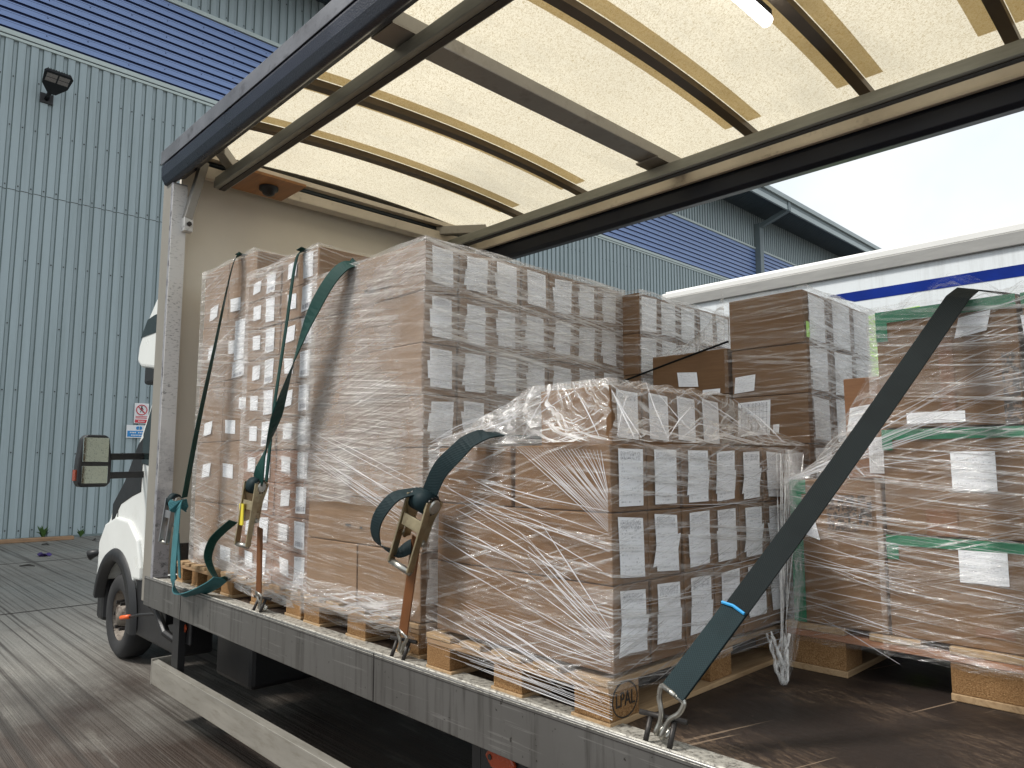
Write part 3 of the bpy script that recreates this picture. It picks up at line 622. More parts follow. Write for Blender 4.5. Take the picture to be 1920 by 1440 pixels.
# camera board
mb = MB(); mb.box(-6.72, -6.20, 2.66, 3.22, 2.655, 2.68); pb = mb.build('plywood_board', 'ply_orange', tk, label='orange plywood board under the front header')
mb = MB(); mb.lathe([(.09, 0), (.09, -.03), (.06, -.045), (.055, -.07), (.03, -.085), (.001, -.09)], (-6.45, 2.96, 2.655), (0, 0, 1), 24); mb.build('dome_lamp', 'black_plastic', pb, smooth=True)
# roof rails
def cant(y0, sgn):
    Y = lambda t: y0+sgn*t
    tube_poly = [(Y(-.035), 2.80), (Y(-.055), 2.74), (Y(-.05), 2.65), (Y(-.02), 2.585), (Y(.02), 2.575), (Y(.06), 2.61), (Y(.12), 2.68), (Y(.17), 2.70), (Y(.17), 2.86), (Y(-.03), 2.86)]
    if sgn < 0: tube_poly = tube_poly[::-1]
    return tube_poly
mb = MB(); mb.prism(cant(FYN, 1), 0, -6.92, XR); mb.build('curtain_pelmet', 'navy_pvc', tk, bevel=.012, seg=3)
mb = MB(); mb.box(-6.93, XR, FYN-.05, FYN+.12, 2.862, 2.90); mb.box(-6.93, XR, FYN-.058, FYN-.05, 2.77, 2.90); mb.build('roof_side_trim', 'trim_grey', tk, bevel=.004)
mb = MB(); mb.prism([(5.75, 2.47), (5.80, 2.44), (5.92, 2.46), (5.94, 2.86), (5.80, 2.86), (5.80, 2.62), (5.75, 2.60)], 0, -6.92, XR); mb.build('curtain_pelmet', 'navy_dark', tk, bevel=.008)
mb = MB(); mb.box(-6.9, XR, 5.74, 5.775, 2.63, 2.86); mb.box(-6.9, XR, 5.70, 5.74, 2.615, 2.65); mb.build('cant_rail', 'cant_cream', tk, bevel=.006)
mb = MB(); mb.box(-6.9, XR, 5.735, 5.74, 2.742, 2.75); mb.build('rail_seam', 'ink', tk)
mb = MB(); mb.box(-6.93, XR, 5.8, 5.97, 2.862, 2.90); mb.build('roof_side_trim', 'trailer_rail', tk)
for y, sgn in ((2.59, 1), (5.40, -1)):
    a, b = (y-.06, y+.06)
    mb = MB(); mb.box(-6.70, XR, a, b, 2.60, 2.70); ir = mb.build('inner_roof_track', 'rail_grey', tk, bevel=.008)
    mb = MB(); mb.box(-6.69, XR, y-.012 if sgn > 0 else y-.02, y+.04, 2.592, 2.5995); mb.build('track_slot', 'ink', ir)
# roof sheet and bows
mb = MB(); mb.grid(lambda a, b: (-6.68+(XR+6.68)*a, 2.26+3.52*b, zr(2.26+3.52*b)), 24, 16); mb.build('roof_sheet', 'grp_roof', tk, smooth=True, label='translucent cream fibreglass roof skin')
BOWS = [-5.75, -4.79, -2.86, -1.90, -.95, .05, 1.0]
def bow(x, hw, dz, mat, name):
    mb = MB(); ys = [2.35+3.36*k/16 for k in range(17)]
    for a, b in zip(ys[:-1], ys[1:]):
        za, zb = zr(a)-.012, zr(b)-.012
        mb.add([(x-hw, a, za-dz), (x+hw, a, za-dz), (x+hw, b, zb-dz), (x-hw, b, zb-dz), (x-hw, a, za), (x+hw, a, za), (x+hw, b, zb), (x-hw, b, zb)], [(0, 3, 2, 1), (0, 1, 5, 4), (1, 2, 6, 5), (2, 3, 7, 6), (3, 0, 4, 7)])
    return mb.build(name, mat, tk)
def strip(x0, x1):
    mb = MB(); mb.grid(lambda a, b: (x0+(x1-x0)*a, 2.45+3.06*b, zr(2.45+3.06*b)-.006), 2, 16); mb.build('bonding_strip', 'grp_strip', tk, smooth=True)
for x in BOWS:
    bow(x, .042, .055, 'bow_steel', 'roof_bow'); strip(x-.17, x-.045); strip(x+.045, x+.17)
mb = MB(); mb.box(-3.74, -3.54, 2.36, 5.7, 2.735, 2.84); cb = mb.build('box_beam', 'beam_steel', tk, bevel=.008); strip(-3.90, -3.80)
for y in (2.53, 5.36):
    mb = MB(); mb.box(-3.76, -3.52, y-.16, y+.16, 2.715, 2.733); mb.build('beam_bracket', 'beam_steel', cb)
# strip lamp (lit) on the far bow
mb = MB(); mb.box(-2.01, -1.95, 3.0, 4.2, 2.84, 2.90); sl = mb.build('strip_lamp', 'black_plastic', tk, bevel=.01)
mb = MB(); mb.tube([(-1.98, 3.02, 2.82), (-1.98, 4.18, 2.82)], .04, 12); mb.build('led_tube', 'led', sl, smooth=True)

# ------------------------------------------------------------------ cab
cy0, cy1 = 2.57, 5.37
prof = [(-7.06, -1.22), (-7.06, 2.0), (-8.0, 1.98), (-8.32, 1.78), (-8.62, 1.55), (-8.80, 1.34), (-8.84, 1.16), (-8.70, 1.08), (-8.12, 1.0), (-8.05, .92), (-8.35, .55), (-8.98, -.17), (-9.40, -.44), (-9.50, -.62), (-9.74, -.80), (-9.82, -1.05)]
ac = (-9.03, -1.69); arc = [(ac[0]+.66*math.cos(t), ac[1]+.66*math.sin(t)) for t in [R(150-(150-30)*k/12) for k in range(13)]]
prof2 = prof+[(-9.82, -1.36)]+arc+[(-8.40, -1.22)]
mb = MB(); mb.prism(prof2[::-1], 1, cy0, cy1); mb.build('cab_body', 'cab_paint', tk, bevel=.045, seg=3)
mb = MB(); mb.box(-9.7, -8.45, 2.92, 5.0, -1.7, -.98); mb.build('wheel_well', 'black_plastic', tk)
for yy, s1 in ((cy0, 1), (cy1, -1)):
    mb = MB(); vs = []; fs = []; K = 20
    for k in range(K+1):
        t = R(168-(168+6)*k/K)
        for r_, dy in ((.60, .02), (.62, -.075), (.72, -.07), (.76, -.02)): vs.append((ac[0]+r_*math.cos(t)*1.0, yy+s1*dy, ac[1]+r_*math.sin(t)))
    for k in range(K):
        for q in range(3): fs.append((k*4+q, k*4+q+1, k*4+5+q, k*4+4+q))
    mb.add(vs, fs); mb.build('wheel_arch', 'black_plastic', tk, smooth=True)
    wing = [(-9.79, -1.34), (-9.76, -.92), (-9.55, -.70), (-9.15, -.60), (-8.70, -.62), (-8.36, -.80), (-8.22, -1.08), (-8.22, -1.21), (-8.42, -1.22)]+arc[::-1]
    mb = MB(); mb.prism(wing if s1 > 0 else wing[::-1], 1, min(yy-.035*s1, yy+.02*s1), max(yy-.035*s1, yy+.02*s1)); mb.build('front_wing', 'cab_paint', tk, bevel=.03, seg=3)
    mb = MB(); mb.box(-8.40, -7.06, min(yy-.01*s1, yy+.3*s1), max(yy-.01*s1, yy+.3*s1), -1.78, -1.20); mb.build('side_step', 'black_plastic', tk, bevel=.03)
    mb = MB(); Y = yy-.006*s1; Y2 = yy+.02*s1
    mb.prism([(-9.40, -.46), (-9.0, -.19), (-8.6, .22), (-8.42, .30), (-8.42, -.30), (-8.72, -.36), (-9.1, -.46), (-9.42, -.72)], 1, min(Y, Y2), max(Y, Y2)); mb.build('cowl_panel', 'black_plastic', tk, bevel=.01)
    mb = MB(); mb.prism([(-8.44, .0), (-8.44, .33), (-8.02, .86), (-7.2, .90), (-7.2, -.10)], 1, min(Y-.003*s1, Y2), max(Y-.003*s1, Y2)); mb.build('door_window', 'dark_glass', tk, bevel=.01)
    mb = MB(); mb.prism([(-8.52, 1.60), (-8.30, 1.62), (-7.3, 1.62), (-7.3, 1.42), (-8.72, 1.42)], 1, min(Y, Y2), max(Y, Y2)); mb.build('roof_pod_stripe', 'dark_glass', tk)
    mb = MB(); mb.box(-8.02, -8.005, min(Y, Y2), max(Y, Y2), -1.2, .0); mb.build('door_gap', 'ink', tk); mb = MB(); mb.box(-9.2, -9.19, min(Y, Y2), max(Y, Y2), -1.0, -.5); mb.build('bonnet_gap', 'ink', tk)
    mb = MB(); mb.box(-8.62, -8.05, min(yy+.02*s1, yy+.4*s1), max(yy+.02*s1, yy+.4*s1), .88, 1.1); mb.build('pod_underside', 'black_plastic', tk, bevel=.03)
    mb = MB(); mb.tube([(-9.74, yy, -1.05), (-9.80, yy-.05*s1, -1.06), (-9.84, yy-.11*s1, -1.09)], [.035, .04, .06], 10); mb.build('marker_stalk', 'black_plastic', tk, smooth=True)
    # mirror
    m0 = yy-.35*s1
    A, B = sorted((yy-.33*s1, yy-.64*s1))
    poly = [(A+.03, -.235), (A, -.19), (A, -.02), (A+.005, .06), (A+.03, .26), (A+.07, .30), (B-.07, .30), (B-.03, .27), (B+.0, .05), (B, -.02), (B, -.19), (B-.04, -.235)]
    mb = MB(); mb.prism(poly, 0, -8.50, -8.33); mr = mb.build('door_mirror', 'black_plastic', tk, bevel=.02, seg=3)
    mb = MB(); mb.box(-8.329, -8.322, A+.035, B-.035, .02, .27); mb.build('upper_mirror_glass', 'mirror_glass', mr, bevel=.02)
    mb = MB(); mb.box(-8.329, -8.322, A+.035, B-.035, -.20, -.02); mb.build('wide_mirror_glass', 'mirror_glass', mr, bevel=.02)
    mb = MB(); mb.box(-8.46, -8.36, min(yy-.64*s1, yy-.655*s1), max(yy-.64*s1, yy-.655*s1), -.17, -.06); mb.build('indicator_lens', 'orange_lens', mr)
    for z in (.085, -.11):
        mb = MB(); mb.beam((-8.40, yy+.02*s1, z), (-8.40, yy-.35*s1, z-.01), .05, .07); mb.build('mirror_arm', 'black_plastic', mr, bevel=.01)
mb = MB(); mb.prism([(-9.02, -.17), (-8.07, .93), (-8.05, .90), (-8.98, -.20)][::-1], 1, cy0+.12, cy1-.12); mb.build('windscreen', 'dark_glass', tk)
mb = MB(); mb.box(-9.92, -9.66, cy0+.02, cy1-.02, -1.85, -1.2); mb.build('bumper', 'black_plastic', tk, bevel=.05)
mb = MB(); mb.beam((-9.62, cy0-.004, -.74), (-9.50, cy0-.004, -.98), .006, .03, (1, 0, 0)); mb.build('yellow_scrape', 'yellow_mark', tk)

# ------------------------------------------------------------------ lashing rings on the near rail
def ring(x, lab):
    mb = MB(); g = thing('lashing_ring', lab, 'lashing ring', (x, 2.24, -1), 'lashing rings along the side rail')
    MB().tube([(x-.05, 2.205, -.99), (x-.05, 2.245, -.90)], .010, 8).build('pin', 'dark_steel', g, smooth=True)
    MB().tube([(x+.05, 2.205, -.99), (x+.05, 2.245, -.90)], .010, 8).build('pin', 'dark_steel', g, smooth=True)
    MB().tube([(x-.09, 2.235, -.895), (x+.09, 2.262, -.895)], .010, 8).build('cross_pin', 'dark_steel', g, smooth=True)
ring(-1.555, 'dark steel lashing ring holding the big black strap hook by the nearest pallet corner')
ring(-3.13, 'dark steel lashing ring holding the orange webbing hook between the two nearest pallets')
ring(-4.75, 'steel lashing ring under the middle gold ratchet strap')

# ------------------------------------------------------------------ pallets
def pallet(x0, x1, y0, y1, lab, xm='pallet_wood_x', top=-.82, oh=0.0):
    cx = (x0+x1)/2; g = thing('pallet', lab, 'pallet', (cx, (y0+y1)/2, FZ), 'wooden pallets under the load')
    h = top-FZ; bt = h*.14; W_ = x1-x0; bw = W_*.165
    cols = [x0, cx-bw/2, x1-bw]; D = y1-y0; bl = D*.115
    for cxx in cols: MB().box(cxx-.006, cxx+bw+.006, y0, y1, FZ+.001, FZ+bt).build('base_board', 'pallet_wood', g, bevel=.004)
    rows = [y0, (y0+y1)/2-bl/2, y1-bl]
    for cxx in cols:
        for yy in rows:
            j = rnd.uniform(-.008, .008); MB().box(cxx+.004+j, cxx+bw-.004+j, yy+.004, yy+bl-.002, FZ+bt+.0005, top-2*bt-.0005).build('block', 'chipblock', g, bevel=.004)
    for yy in rows: MB().box(x0, x1, yy, yy+bl, top-2*bt, top-bt).build('cross_board', xm, g, bevel=.003)
    n = 5; 
    for k in range(n):
        c = x0+bw*.5+(W_-bw)*k/(n-1); ww = bw*(1.0 if k in (0, 2, 4) else .75); MB().box(c-ww/2, c+ww/2, y0-.004, y1, top-bt+.0005, top).build('deck_board', 'pallet_wood', g, bevel=.003)
    return g
pallet(-6.50, -5.72, 2.30, 3.9, 'wooden pallet nearest the bulkhead, under the front carton stack')
pallet(-5.63, -4.36, 2.32, 3.9, 'wooden pallet under the double labelled carton columns, second from the bulkhead')
pallet(-4.28, -3.07, 2.30, 3.98, 'wooden pallet under the tall wrapped carton stack')
p4 = pallet(-2.92, -1.79, 2.235, 3.9, 'wooden pallet with a round burnt stamp, under the low wrapped stack')
pallet(-4.15, -2.92, 4.10, 5.4, 'wooden pallet under the far row label stack behind the tall stack')
pallet(-2.86, -1.75, 4.10, 5.4, 'wooden pallet under the far row plain brown stack')
pallet(-1.72, .02, 3.56, 5.3, 'reddish wooden pallet under the green taped cartons', 'pallet_red', -.775)
# burnt stamp on the corner block
def text_mesh(txt, size):
    cu = bpy.data.curves.new('t', 'FONT'); cu.body = txt; cu.size = size; cu.align_x = 'CENTER'; cu.align_y = 'CENTER'; cu.extrude = .0008
    o = bpy.data.objects.new('t', cu); COL.objects.link(o); dg = bpy.context.evaluated_depsgraph_get(); me = bpy.data.meshes.new_from_object(o.evaluated_get(dg)); bpy.data.objects.remove(o); return me
me = text_mesh('LPAL', .043); me.materials.clear(); me.materials.append(M['ink'])
cen = Wd((-1.786, 2.333, -.905)); org = ORG[p4.name]
mat = Matrix.Translation(cen-org) @ Matrix(((0, 0, 1, 0), (1, 0, 0, 0), (0, 1, 0, 0), (0, 0, 0, 1))) @ Matrix.Diagonal((1., 1.35, 1., 1.))
me.transform(mat); so = bpy.data.objects.new('burnt_stamp', me); COL.objects.link(so); so.parent = p4; ORG[so.name] = org
MB().tube([(-1.789, 2.333+.078*math.cos(t*math.pi/16), -.905+.066*math.sin(t*math.pi/16)) for t in range(32)], .0035, 5, True).build('stamp_ring', 'ink', p4)

# ------------------------------------------------------------------ cartons
def carton(x0, x1, y0, y1, z0, z1, mat, label, group, labs=(), extra=(), g=.004, cat='carton', tape=False):
    """labs: (face, a0, a1, b0, b1, material) in 0..1 of the face; face 'y' is the side facing -Y, 'x' the end facing +X"""
    j = lambda: rnd.uniform(-.005, .005)
    jx, jy = j(), j(); X0, X1, Y0, Y1 = x0+g+jx, x1-g+jx, y0+g+jy, y1-g+jy; Z0, Z1 = z0, z1-g*.8
    cx, cyy = (X0+X1)/2, (Y0+Y1)/2
    t = thing('carton', label, cat, (cx, cyy, Z0), group)
    # body with very slight bulge and crushed edges
    mb = MB(); mb.box(X0, X1, Y0, Y1, Z0, Z1); 
    for i, v in enumerate(mb.v): v += Vector((rnd.uniform(-.004, .004), rnd.uniform(-.004, .004), 0))
    mb.build('carton_body', mat, t, bevel=.006)
    for L in labs:
        f, a0, a1, b0, b1, m_ = L[:6]; tilt = L[6] if len(L) > 6 else rnd.uniform(-.012, .012); off = .007 if len(L) < 8 else L[7]
        mb = MB(); za, zb = Z0+(Z1-Z0)*b0, Z0+(Z1-Z0)*b1
        if f == 'y':
            xa, xb = X0+(X1-X0)*a0, X0+(X1-X0)*a1; Y = Y0-off
            mb.grid(lambda a, b: (xa+(xb-xa)*a+tilt*(b-.5), Y+.0015*math.sin(5*a+3*b), za+(zb-za)*b+tilt*(a-.5)), 4, 5)
        else:
            ya, yb = Y0+(Y1-Y0)*a0, Y0+(Y1-Y0)*a1; Xx = X1+off
            mb.grid(lambda a, b: (Xx+.0015*math.sin(5*a+3*b), ya+(yb-ya)*a+tilt*(b-.5), za+(zb-za)*b+tilt*(a-.5)), 4, 5)
        mb.build('shipping_label', m_, t, smooth=True)
    for E_ in extra:
        f, a0, a1, b0, b1, m_ = E_; mb = MB(); za, zb = Z0+(Z1-Z0)*b0, Z0+(Z1-Z0)*b1
        if f == 'y': xa, xb = X0+(X1-X0)*a0, X0+(X1-X0)*a1; mb.add([(xa, Y0-.0055, za), (xb, Y0-.0055, za), (xb, Y0-.0055, zb), (xa, Y0-.0055, zb)], [(0, 1, 2, 3)])
        else: ya, yb = Y0+(Y1-Y0)*a0, Y0+(Y1-Y0)*a1; mb.add([(X1+.0055, ya, za), (X1+.0055, yb, za), (X1+.0055, yb, zb), (X1+.0055, ya, zb)], [(0, 1, 2, 3)])
        mb.build({'green_tape': 'green_tape', 'tape_and_shadow': 'packing_tape_shadow', 'printed_block': 'printed_panel', 'ink': 'ink_mark', 'lime': 'lime_sticker'}[m_], m_, t)
    return t
ORD = ['first', 'second', 'third', 'fourth', 'fifth', 'sixth', 'seventh', 'eighth', 'ninth', 'tenth']
def layer_word(i, n):
    return 'top layer' if i == 0 else 'bottom layer' if i == n-1 else ORD[i]+' layer down'
# tall stack: end labels face the tail, long sides face the open side
ZT = [1.218, .939, .651, .371, .089, -.190, -.460, -.815]
for li in range(7):
    z1, z0 = ZT[li], ZT[li+1]
    sh = [0, -.004, -.008, -.006, -.01, .0, -.004][li]
    for c in range(7):
        y0 = 2.30+c*.2457; a = rnd.uniform(.12, .2); b = rnd.uniform(.78, .86); h0 = rnd.uniform(.08, .18); h1 = rnd.uniform(.88, .93)
        if li == 6: h0, h1 = .25, .9
        labs = [('x', a+.03, b, h0, h1, rnd.choice(['label_header', 'label_header', 'label_text']))]
        if rnd.random() < .75: q = rnd.uniform(.3, .4); labs.append(('x', a-.05, b-.02, q-.05, q+.30, rnd.choice(['label_plain', 'label_text']), rnd.uniform(-.02, .02), .011))
        where = 'nearest the open side' if c == 0 else 'furthest from the open side' if c == 6 else ORD[c]+' from the open side'
        ex = []
        if c == 0 and li == 6:
            # bottom row: two shorter cartons side by side on the long side
            carton(-4.28, -3.68, y0, y0+.2457, z0, z1, 'card_tan', 'plain tan carton at the bottom left of the tall wrapped stack, facing the open side', 'cartons of the tall wrapped stack')
            carton(-3.68, -3.062+sh, y0, y0+.2457, z0, z1, 'card_tan', 'tan carton at the bottom near corner of the tall wrapped stack, label on its end', 'cartons of the tall wrapped stack', labs)
            continue
        if c == 0 and li == 0: ex = [('y', .50, .53, .22, .34, 'ink'), ('y', .55, .60, .24, .34, 'ink'), ('y', .64, .72, .26, .30, 'ink')]
        if c == 0 and li == 5: ex = [('y', .38, .43, .36, .41, 'ink'), ('y', .51, .535, .33, .38, 'ink'), ('y', .60, .61, .34, .38, 'ink')]
        if c == 0 and li == 4: ex = []
        carton(-4.24-.03*(li > 2)+sh, -3.062+sh, y0, y0+.2457, z0, z1, 'card_tan', 'tan carton of the tall wrapped stack, %s, %s' % (layer_word(li, 7), where), 'cartons of the tall wrapped stack', labs, ex)
# low stack in front (three full layers and a partial fourth set back)
ZL = [.083, -.190, -.470, -.80]
for li in range(3):
    for c in range(7):
        y0 = 2.255+c*.2486
        where = 'nearest the open side' if c == 0 else 'furthest from the open side' if c == 6 else ORD[c]+' from the open side'
        labs = [('x', .16, .84, .08 if li < 2 else .2, .93, rnd.choice(['label_header', 'label_grid' if c == 1 and li == 0 else 'label_header']))]
        if rnd.random() < .8: labs.append(('x', .10, .84, .22, .58, 'label_text' if c == 0 else 'label_plain', rnd.uniform(-.03, .03), .011))
        carton(-2.33 if li == 0 else -2.87, -1.775-(.004 if li == 1 else 0), y0, y0+.2486, ZL[li+1], ZL[li], 'card_brown', 'brown carton of the low stack, %s, %s' % (['top full layer', 'middle full layer', 'bottom layer'][li], where), 'cartons of the low wrapped stack', labs)
        if li == 0: carton(-2.88, -2.34, y0, y0+.2486, ZL[1], ZL[0], 'card_brown', 'unlabelled carton, back half of low stack top layer, %s' % where, 'cartons of the low wrapped stack')
for c in range(4):
    where = ['nearest the open side', 'second from the open side', 'third from the open side', 'furthest from the open side'][c]
    carton(-2.50, -2.05, 2.60+c*.25, 2.85+c*.25, .085, .365, 'card_brown', 'brown carton perched on the low stack under film, %s' % where, 'cartons of the low wrapped stack', [('x', .15, .82, .12, .92, 'label_header')])
# double column stack
ZS = [1.478-i*.2298 for i in range(11)]
for li in range(10):
    for c in range(2):
        x0 = -5.42+c*.55; x1 = x0+.545; dz = -.05 if c == 0 and li == 0 else 0
        a = rnd.uniform(.16, .24); t1 = rnd.uniform(-.018, .018)
        labs = [('y', a, a+.24, .32, .80, rnd.choice(['label_plain', 'label_text']), t1), ('y', .60, .86, .14, .92, rnd.choice(['label_bars', 'label_bars', 'label_text']))]
        carton(x0, x1, 2.36, 3.5, ZS[li+1], ZS[li]+dz, 'card_tan' if li < 6 else 'card_rust', 'tan two label carton, %s column of the double stack, %s' % (['left', 'right'][c], layer_word(li, 10)), 'cartons of the double column stack', labs)
# front stack by the bulkhead
ZF = [1.69-i*.502 for i in range(6)]
for li in range(5):
    for c in range(2):
        x0 = -6.46+c*.53; x1 = x0+.525
        labs = [('y', .3 if c == 0 else .12, .62 if c == 0 else .5, .12+.3*(li % 2), .34+.3*(li % 2), 'label_text', .018 if c == 0 else -.012)]
        if c == 1 and li == 1: labs += [('y', .35, .72, .3, .95, 'label_text'), ('y', .3, .75, .02, .28, 'label_bars')]
        if c == 1 and li == 2: labs += [('y', .6, .95, .5, .68, 'label_bars')]
        carton(x0, x1, 2.40, 3.6, ZF[li+1], ZF[li], 'card_tan', 'large tan carton, %s column beside the bulkhead, %s' % (['left', 'right'][c], layer_word(li, 5)), 'cartons of the stack by the bulkhead', labs)
# far row label stack behind the tall stack
ZB = [1.18-i*.285 for i in range(8)]
for li in range(7):
    for c in range(5):
        y0 = 4.0+c*.248
        carton(-4.0, -2.9, y0, y0+.248, ZB[li+1], ZB[li], 'card_brown', 'far row carton behind the tall stack, %s, %s' % (layer_word(li, 7), ['nearest its near corner', 'second from its near corner', 'third from its near corner', 'fourth from its near corner', 'furthest from its near corner'][c]), 'cartons of the far row label stack', [('x', .12, .86, .08, .93, 'label_header')] if li < 4 else ())
# far row brown stack
ZC = [1.0, .69, .40, .115, -.17, -.455, -.815]
nm = ['top', 'second down', 'third down', 'fourth down', 'fifth down', 'bottom']
for li in range(6):
    labs = []
    if li == 1: labs = [('y', .05, .33, .10, .44, 'label_text', .01), ]
    if li == 1: labs.append(('x', .1, .3, .55, .95, 'label_plain'))
    if li == 2: labs = [('y', .08, .52, .18, .90, 'label_grid', .01), ('y', .55, .63, .22, .40, 'label_text')]
    labs += [('x', .18, .84, .08, .93, 'label_plain')]
    carton(-2.22, -1.745, 4.0, 4.33, ZC[li+1], ZC[li], 'card_brown', 'plain brown far row carton beside the green taped load, near column, %s' % nm[li], 'cartons of the far row brown stack', labs, [('x', .05, .22, .1, .4, 'lime')] if li == 0 else ())
    for q in range(2):
        y0 = 4.34+q*.34
        if q == 1 and li < 1: zt = ZC[li]
        carton(-2.22, -1.745, y0, y0+.335, ZC[li+1], ZC[li], 'card_brown', 'brown far row carton beside the green taped load, %s column, %s' % (['middle', 'far'][q], nm[li]), 'cartons of the far row brown stack', [('x', .1, .9, .05, .95, 'label_plain')])  # oversized white labels, also standing in for glare on the film
ZD = [.715, .43, .145, -.14, -.425, -.815]
for li in range(5):
    labs = [('y', .36, .62, .22, .55, 'label_text'), ('y', .68, .9, -.0, .12, 'label_plain')] if li == 0 else [('y', .4, .7, .3, .7, 'label_text')]
    carton(-2.80, -2.235, 4.0, 4.4, ZD[li+1], ZD[li], 'card_brown', 'brown carton, low far column between tall and brown stacks, %s' % ['top', 'second down', 'third down', 'fourth down', 'bottom'][li], 'cartons of the far row brown stack', labs)
# green taped load on the right
GG = 'green taped cartons'
ZG = [.72, .165, -.315, -.772]
cols = [(-1.235, -.66), (-.655, -.07)]
for ci, (xa, xb) in enumerate(cols):
    for li in range(3):
        labs = []; ex = [('y', 0, 1, .90, 1.0, 'green_tape')]
        if ci == 0 and li == 0: labs = [('y', .60, .82, .72, .88, 'label_plain', .02), ('y', .2, .62, .03, .12, 'label_text', 0)]; ex += [('y', 0, .09, .74, .90, 'green_tape')]
        if ci == 0 and li == 1: labs = [('y', .50, .80, .42, .78, 'label_text', 0)]; ex += [('y', 0, .08, .80, .90, 'green_tape'), ('y', .30, .52, 0, .25, 'tape_and_shadow')]
        if ci == 0 and li == 2: labs = [('y', .52, .84, .60, .90, 'label_text', 0)]; ex += [('y', 0, .09, .76, .90, 'green_tape'), ('y', .60, .85, .12, .2, 'tape_and_shadow')]
        if ci == 1: labs = [('y', .0, .25, .66, .82, 'label_text'), ]; ex += [('y', .02, .12, .2, .6, 'printed_block')]
        if ci == 0 and li == 0: ex += [('y', .88, .99, .0, .55, 'printed_block'), ('y', .46, .56, .0, .7, 'tape_and_shadow')]  # tall brown strip: tape with the black strap's shadow painted in
        carton(xa, xb, 3.575, 4.3, ZG[li+1], ZG[li], 'card_brown', 'green taped carton, %s, %s' % (['column crossed by the black strap top', 'column at the right frame edge'][ci], ['top layer', 'middle layer', 'bottom layer'][li]), GG, labs, ex, g=.009)
carton(-1.685, -1.24, 3.575, 4.3, -.772, -.075, 'card_brown', 'tall brown carton with green tape down its left edge behind the black strap', GG, [('y', .09, .30, .60, .78, 'label_text', -.03)], [('y', 0, .14, 0, 1, 'green_tape'), ('y', .14, .19, .9, 1, 'green_tape'), ('y', .42, .74, .66, .9, 'printed_block'), ('y', .76, .9, .70, .9, 'printed_block')])
carton(-1.45, -1.245, 3.72, 4.3, -.07, .43, 'card_rust', 'narrow brown carton standing on the green edged carton left of the black strap', GG, [('y', .1, .8, .48, .72, 'label_plain', .02), ('y', .55, .98, .05, .4, 'label_grid', .0)])

# ------------------------------------------------------------------ stretch film
def wrapfilm(name, lab, x0, x1, y0, y1, z0, z1, mats, off=.018, seed=1, bulge=.006, sag=0., strands=None, top=True, skirt=None):
    """closed sleeve of film round a stack; mats: [near side, tail end, others]"""
    rr = random.Random(seed); t = thing(name, lab, 'stretch film', ((x0+x1)/2, (y0+y1)/2, z0), 'stretch film wraps')
    c = [(x0-off, y0-off), (x1+off, y0-off), (x1+off, y1+off), (x0-off, y1+off)]
    ph = [rr.uniform(0, 6) for _ in range(8)]
    side_mat = [mats[0], mats[1], mats[2], mats[2]]; nmz = ['near_sheet', 'tail_sheet', 'far_sheet', 'front_sheet']; u0 = 0
    for k in range(4):
        a, b = c[k], c[(k+1) % 4]; L = math.hypot(b[0]-a[0], b[1]-a[1]); nx, ny = (b[1]-a[1])/L, -(b[0]-a[0])/L
        def P(s_, v_):
            z = z0+(z1-z0)*v_; e = math.sin(math.pi*s_)**.5 if 0 < s_ < 1 else 0
            d = bulge*(2.2*mn.noise((s_*2.5*L+ph[0]*5+k*9, v_*7*(z1-z0), ph[1]*7))+1.2*mn.noise((s_*6*L+k*7, v_*20*(z1-z0), ph[2]*9)))*e
            if skirt and v_ < .12: d += skirt*(1-v_/.12)*e
            return (a[0]+(b[0]-a[0])*s_+nx*d, a[1]+(b[1]-a[1])*s_+ny*d, z+.006*math.sin(s_*13+ph[3]+k)*(1 if v_ in (0., 1.) else 0))
        mb = MB(); mb.grid(P, 22, 26, lambda s_, v_: ((u0+L*s_)*S+seed*3.7, (z0+(z1-z0)*v_)*S)); mb.build(nmz[k], side_mat[k], t, smooth=True); u0 += L
    if top:
        mb = MB(); w_ = .06
        def T(s_, v_):
            q = s_*4; k = min(int(q), 3); f = q-k; a, b = c[k], c[(k+1) % 4]; px, py = a[0]+(b[0]-a[0])*f, a[1]+(b[1]-a[1])*f
            cx, cyy = (x0+x1)/2, (y0+y1)/2; return (px+(cx-px)*.12*v_, py+(cyy-py)*.12*v_, z1+.008*math.sin(v_*2)+.006*math.sin(s_*60))
        mb.grid(T, 80, 2, lambda s_, v_: (s_*3, v_*.1)); mb.build('top_fold', 'film_mid', t, smooth=True)
    return t
def ribbons(lines, parent, name='crease_strands', mat='film_strand'):
    mb = MB()
    for (p, q, r_) in lines:
        p, q = Vector(p), Vector(q); m_ = (p+q)/2+Vector((rnd.uniform(-.006, .006), rnd.uniform(-.006, .006), rnd.uniform(-.01, .01)))
        mb.tube([p, m_, q], [r_*.3, r_, r_*.35], 4)
    o = mb.build(name, mat, parent); o['kind'] = 'stuff'; return o
f1 = wrapfilm('stretch_film', 'clear stretch film wrapped round the stack beside the bulkhead', -6.46, -5.42, 2.40, 3.6, -.84, 1.70, ['film_light', 'film_light', 'film_clear'], seed=1, skirt=.03)
f2 = wrapfilm('stretch_film', 'clear stretch film wrapped round the double column label stack', -5.42, -4.33, 2.36, 3.52, -.93, 1.485, ['film_light', 'film_clear', 'film_clear'], seed=2, skirt=.03)
f3 = wrapfilm('stretch_film', 'milky stretch film wrapped round the tall carton stack', -4.28, -3.05, 2.30, 4.02, -.23, 1.225, ['film_milk', 'film_heavy', 'film_clear'], seed=3)
f3b = wrapfilm('stretch_film', 'shiny gathered stretch film round the foot of the tall carton stack and its pallet', -4.28, -3.05, 2.30, 4.02, -.93, -.235, ['film_soft', 'film_mid', 'film_clear'], seed=9, top=False)
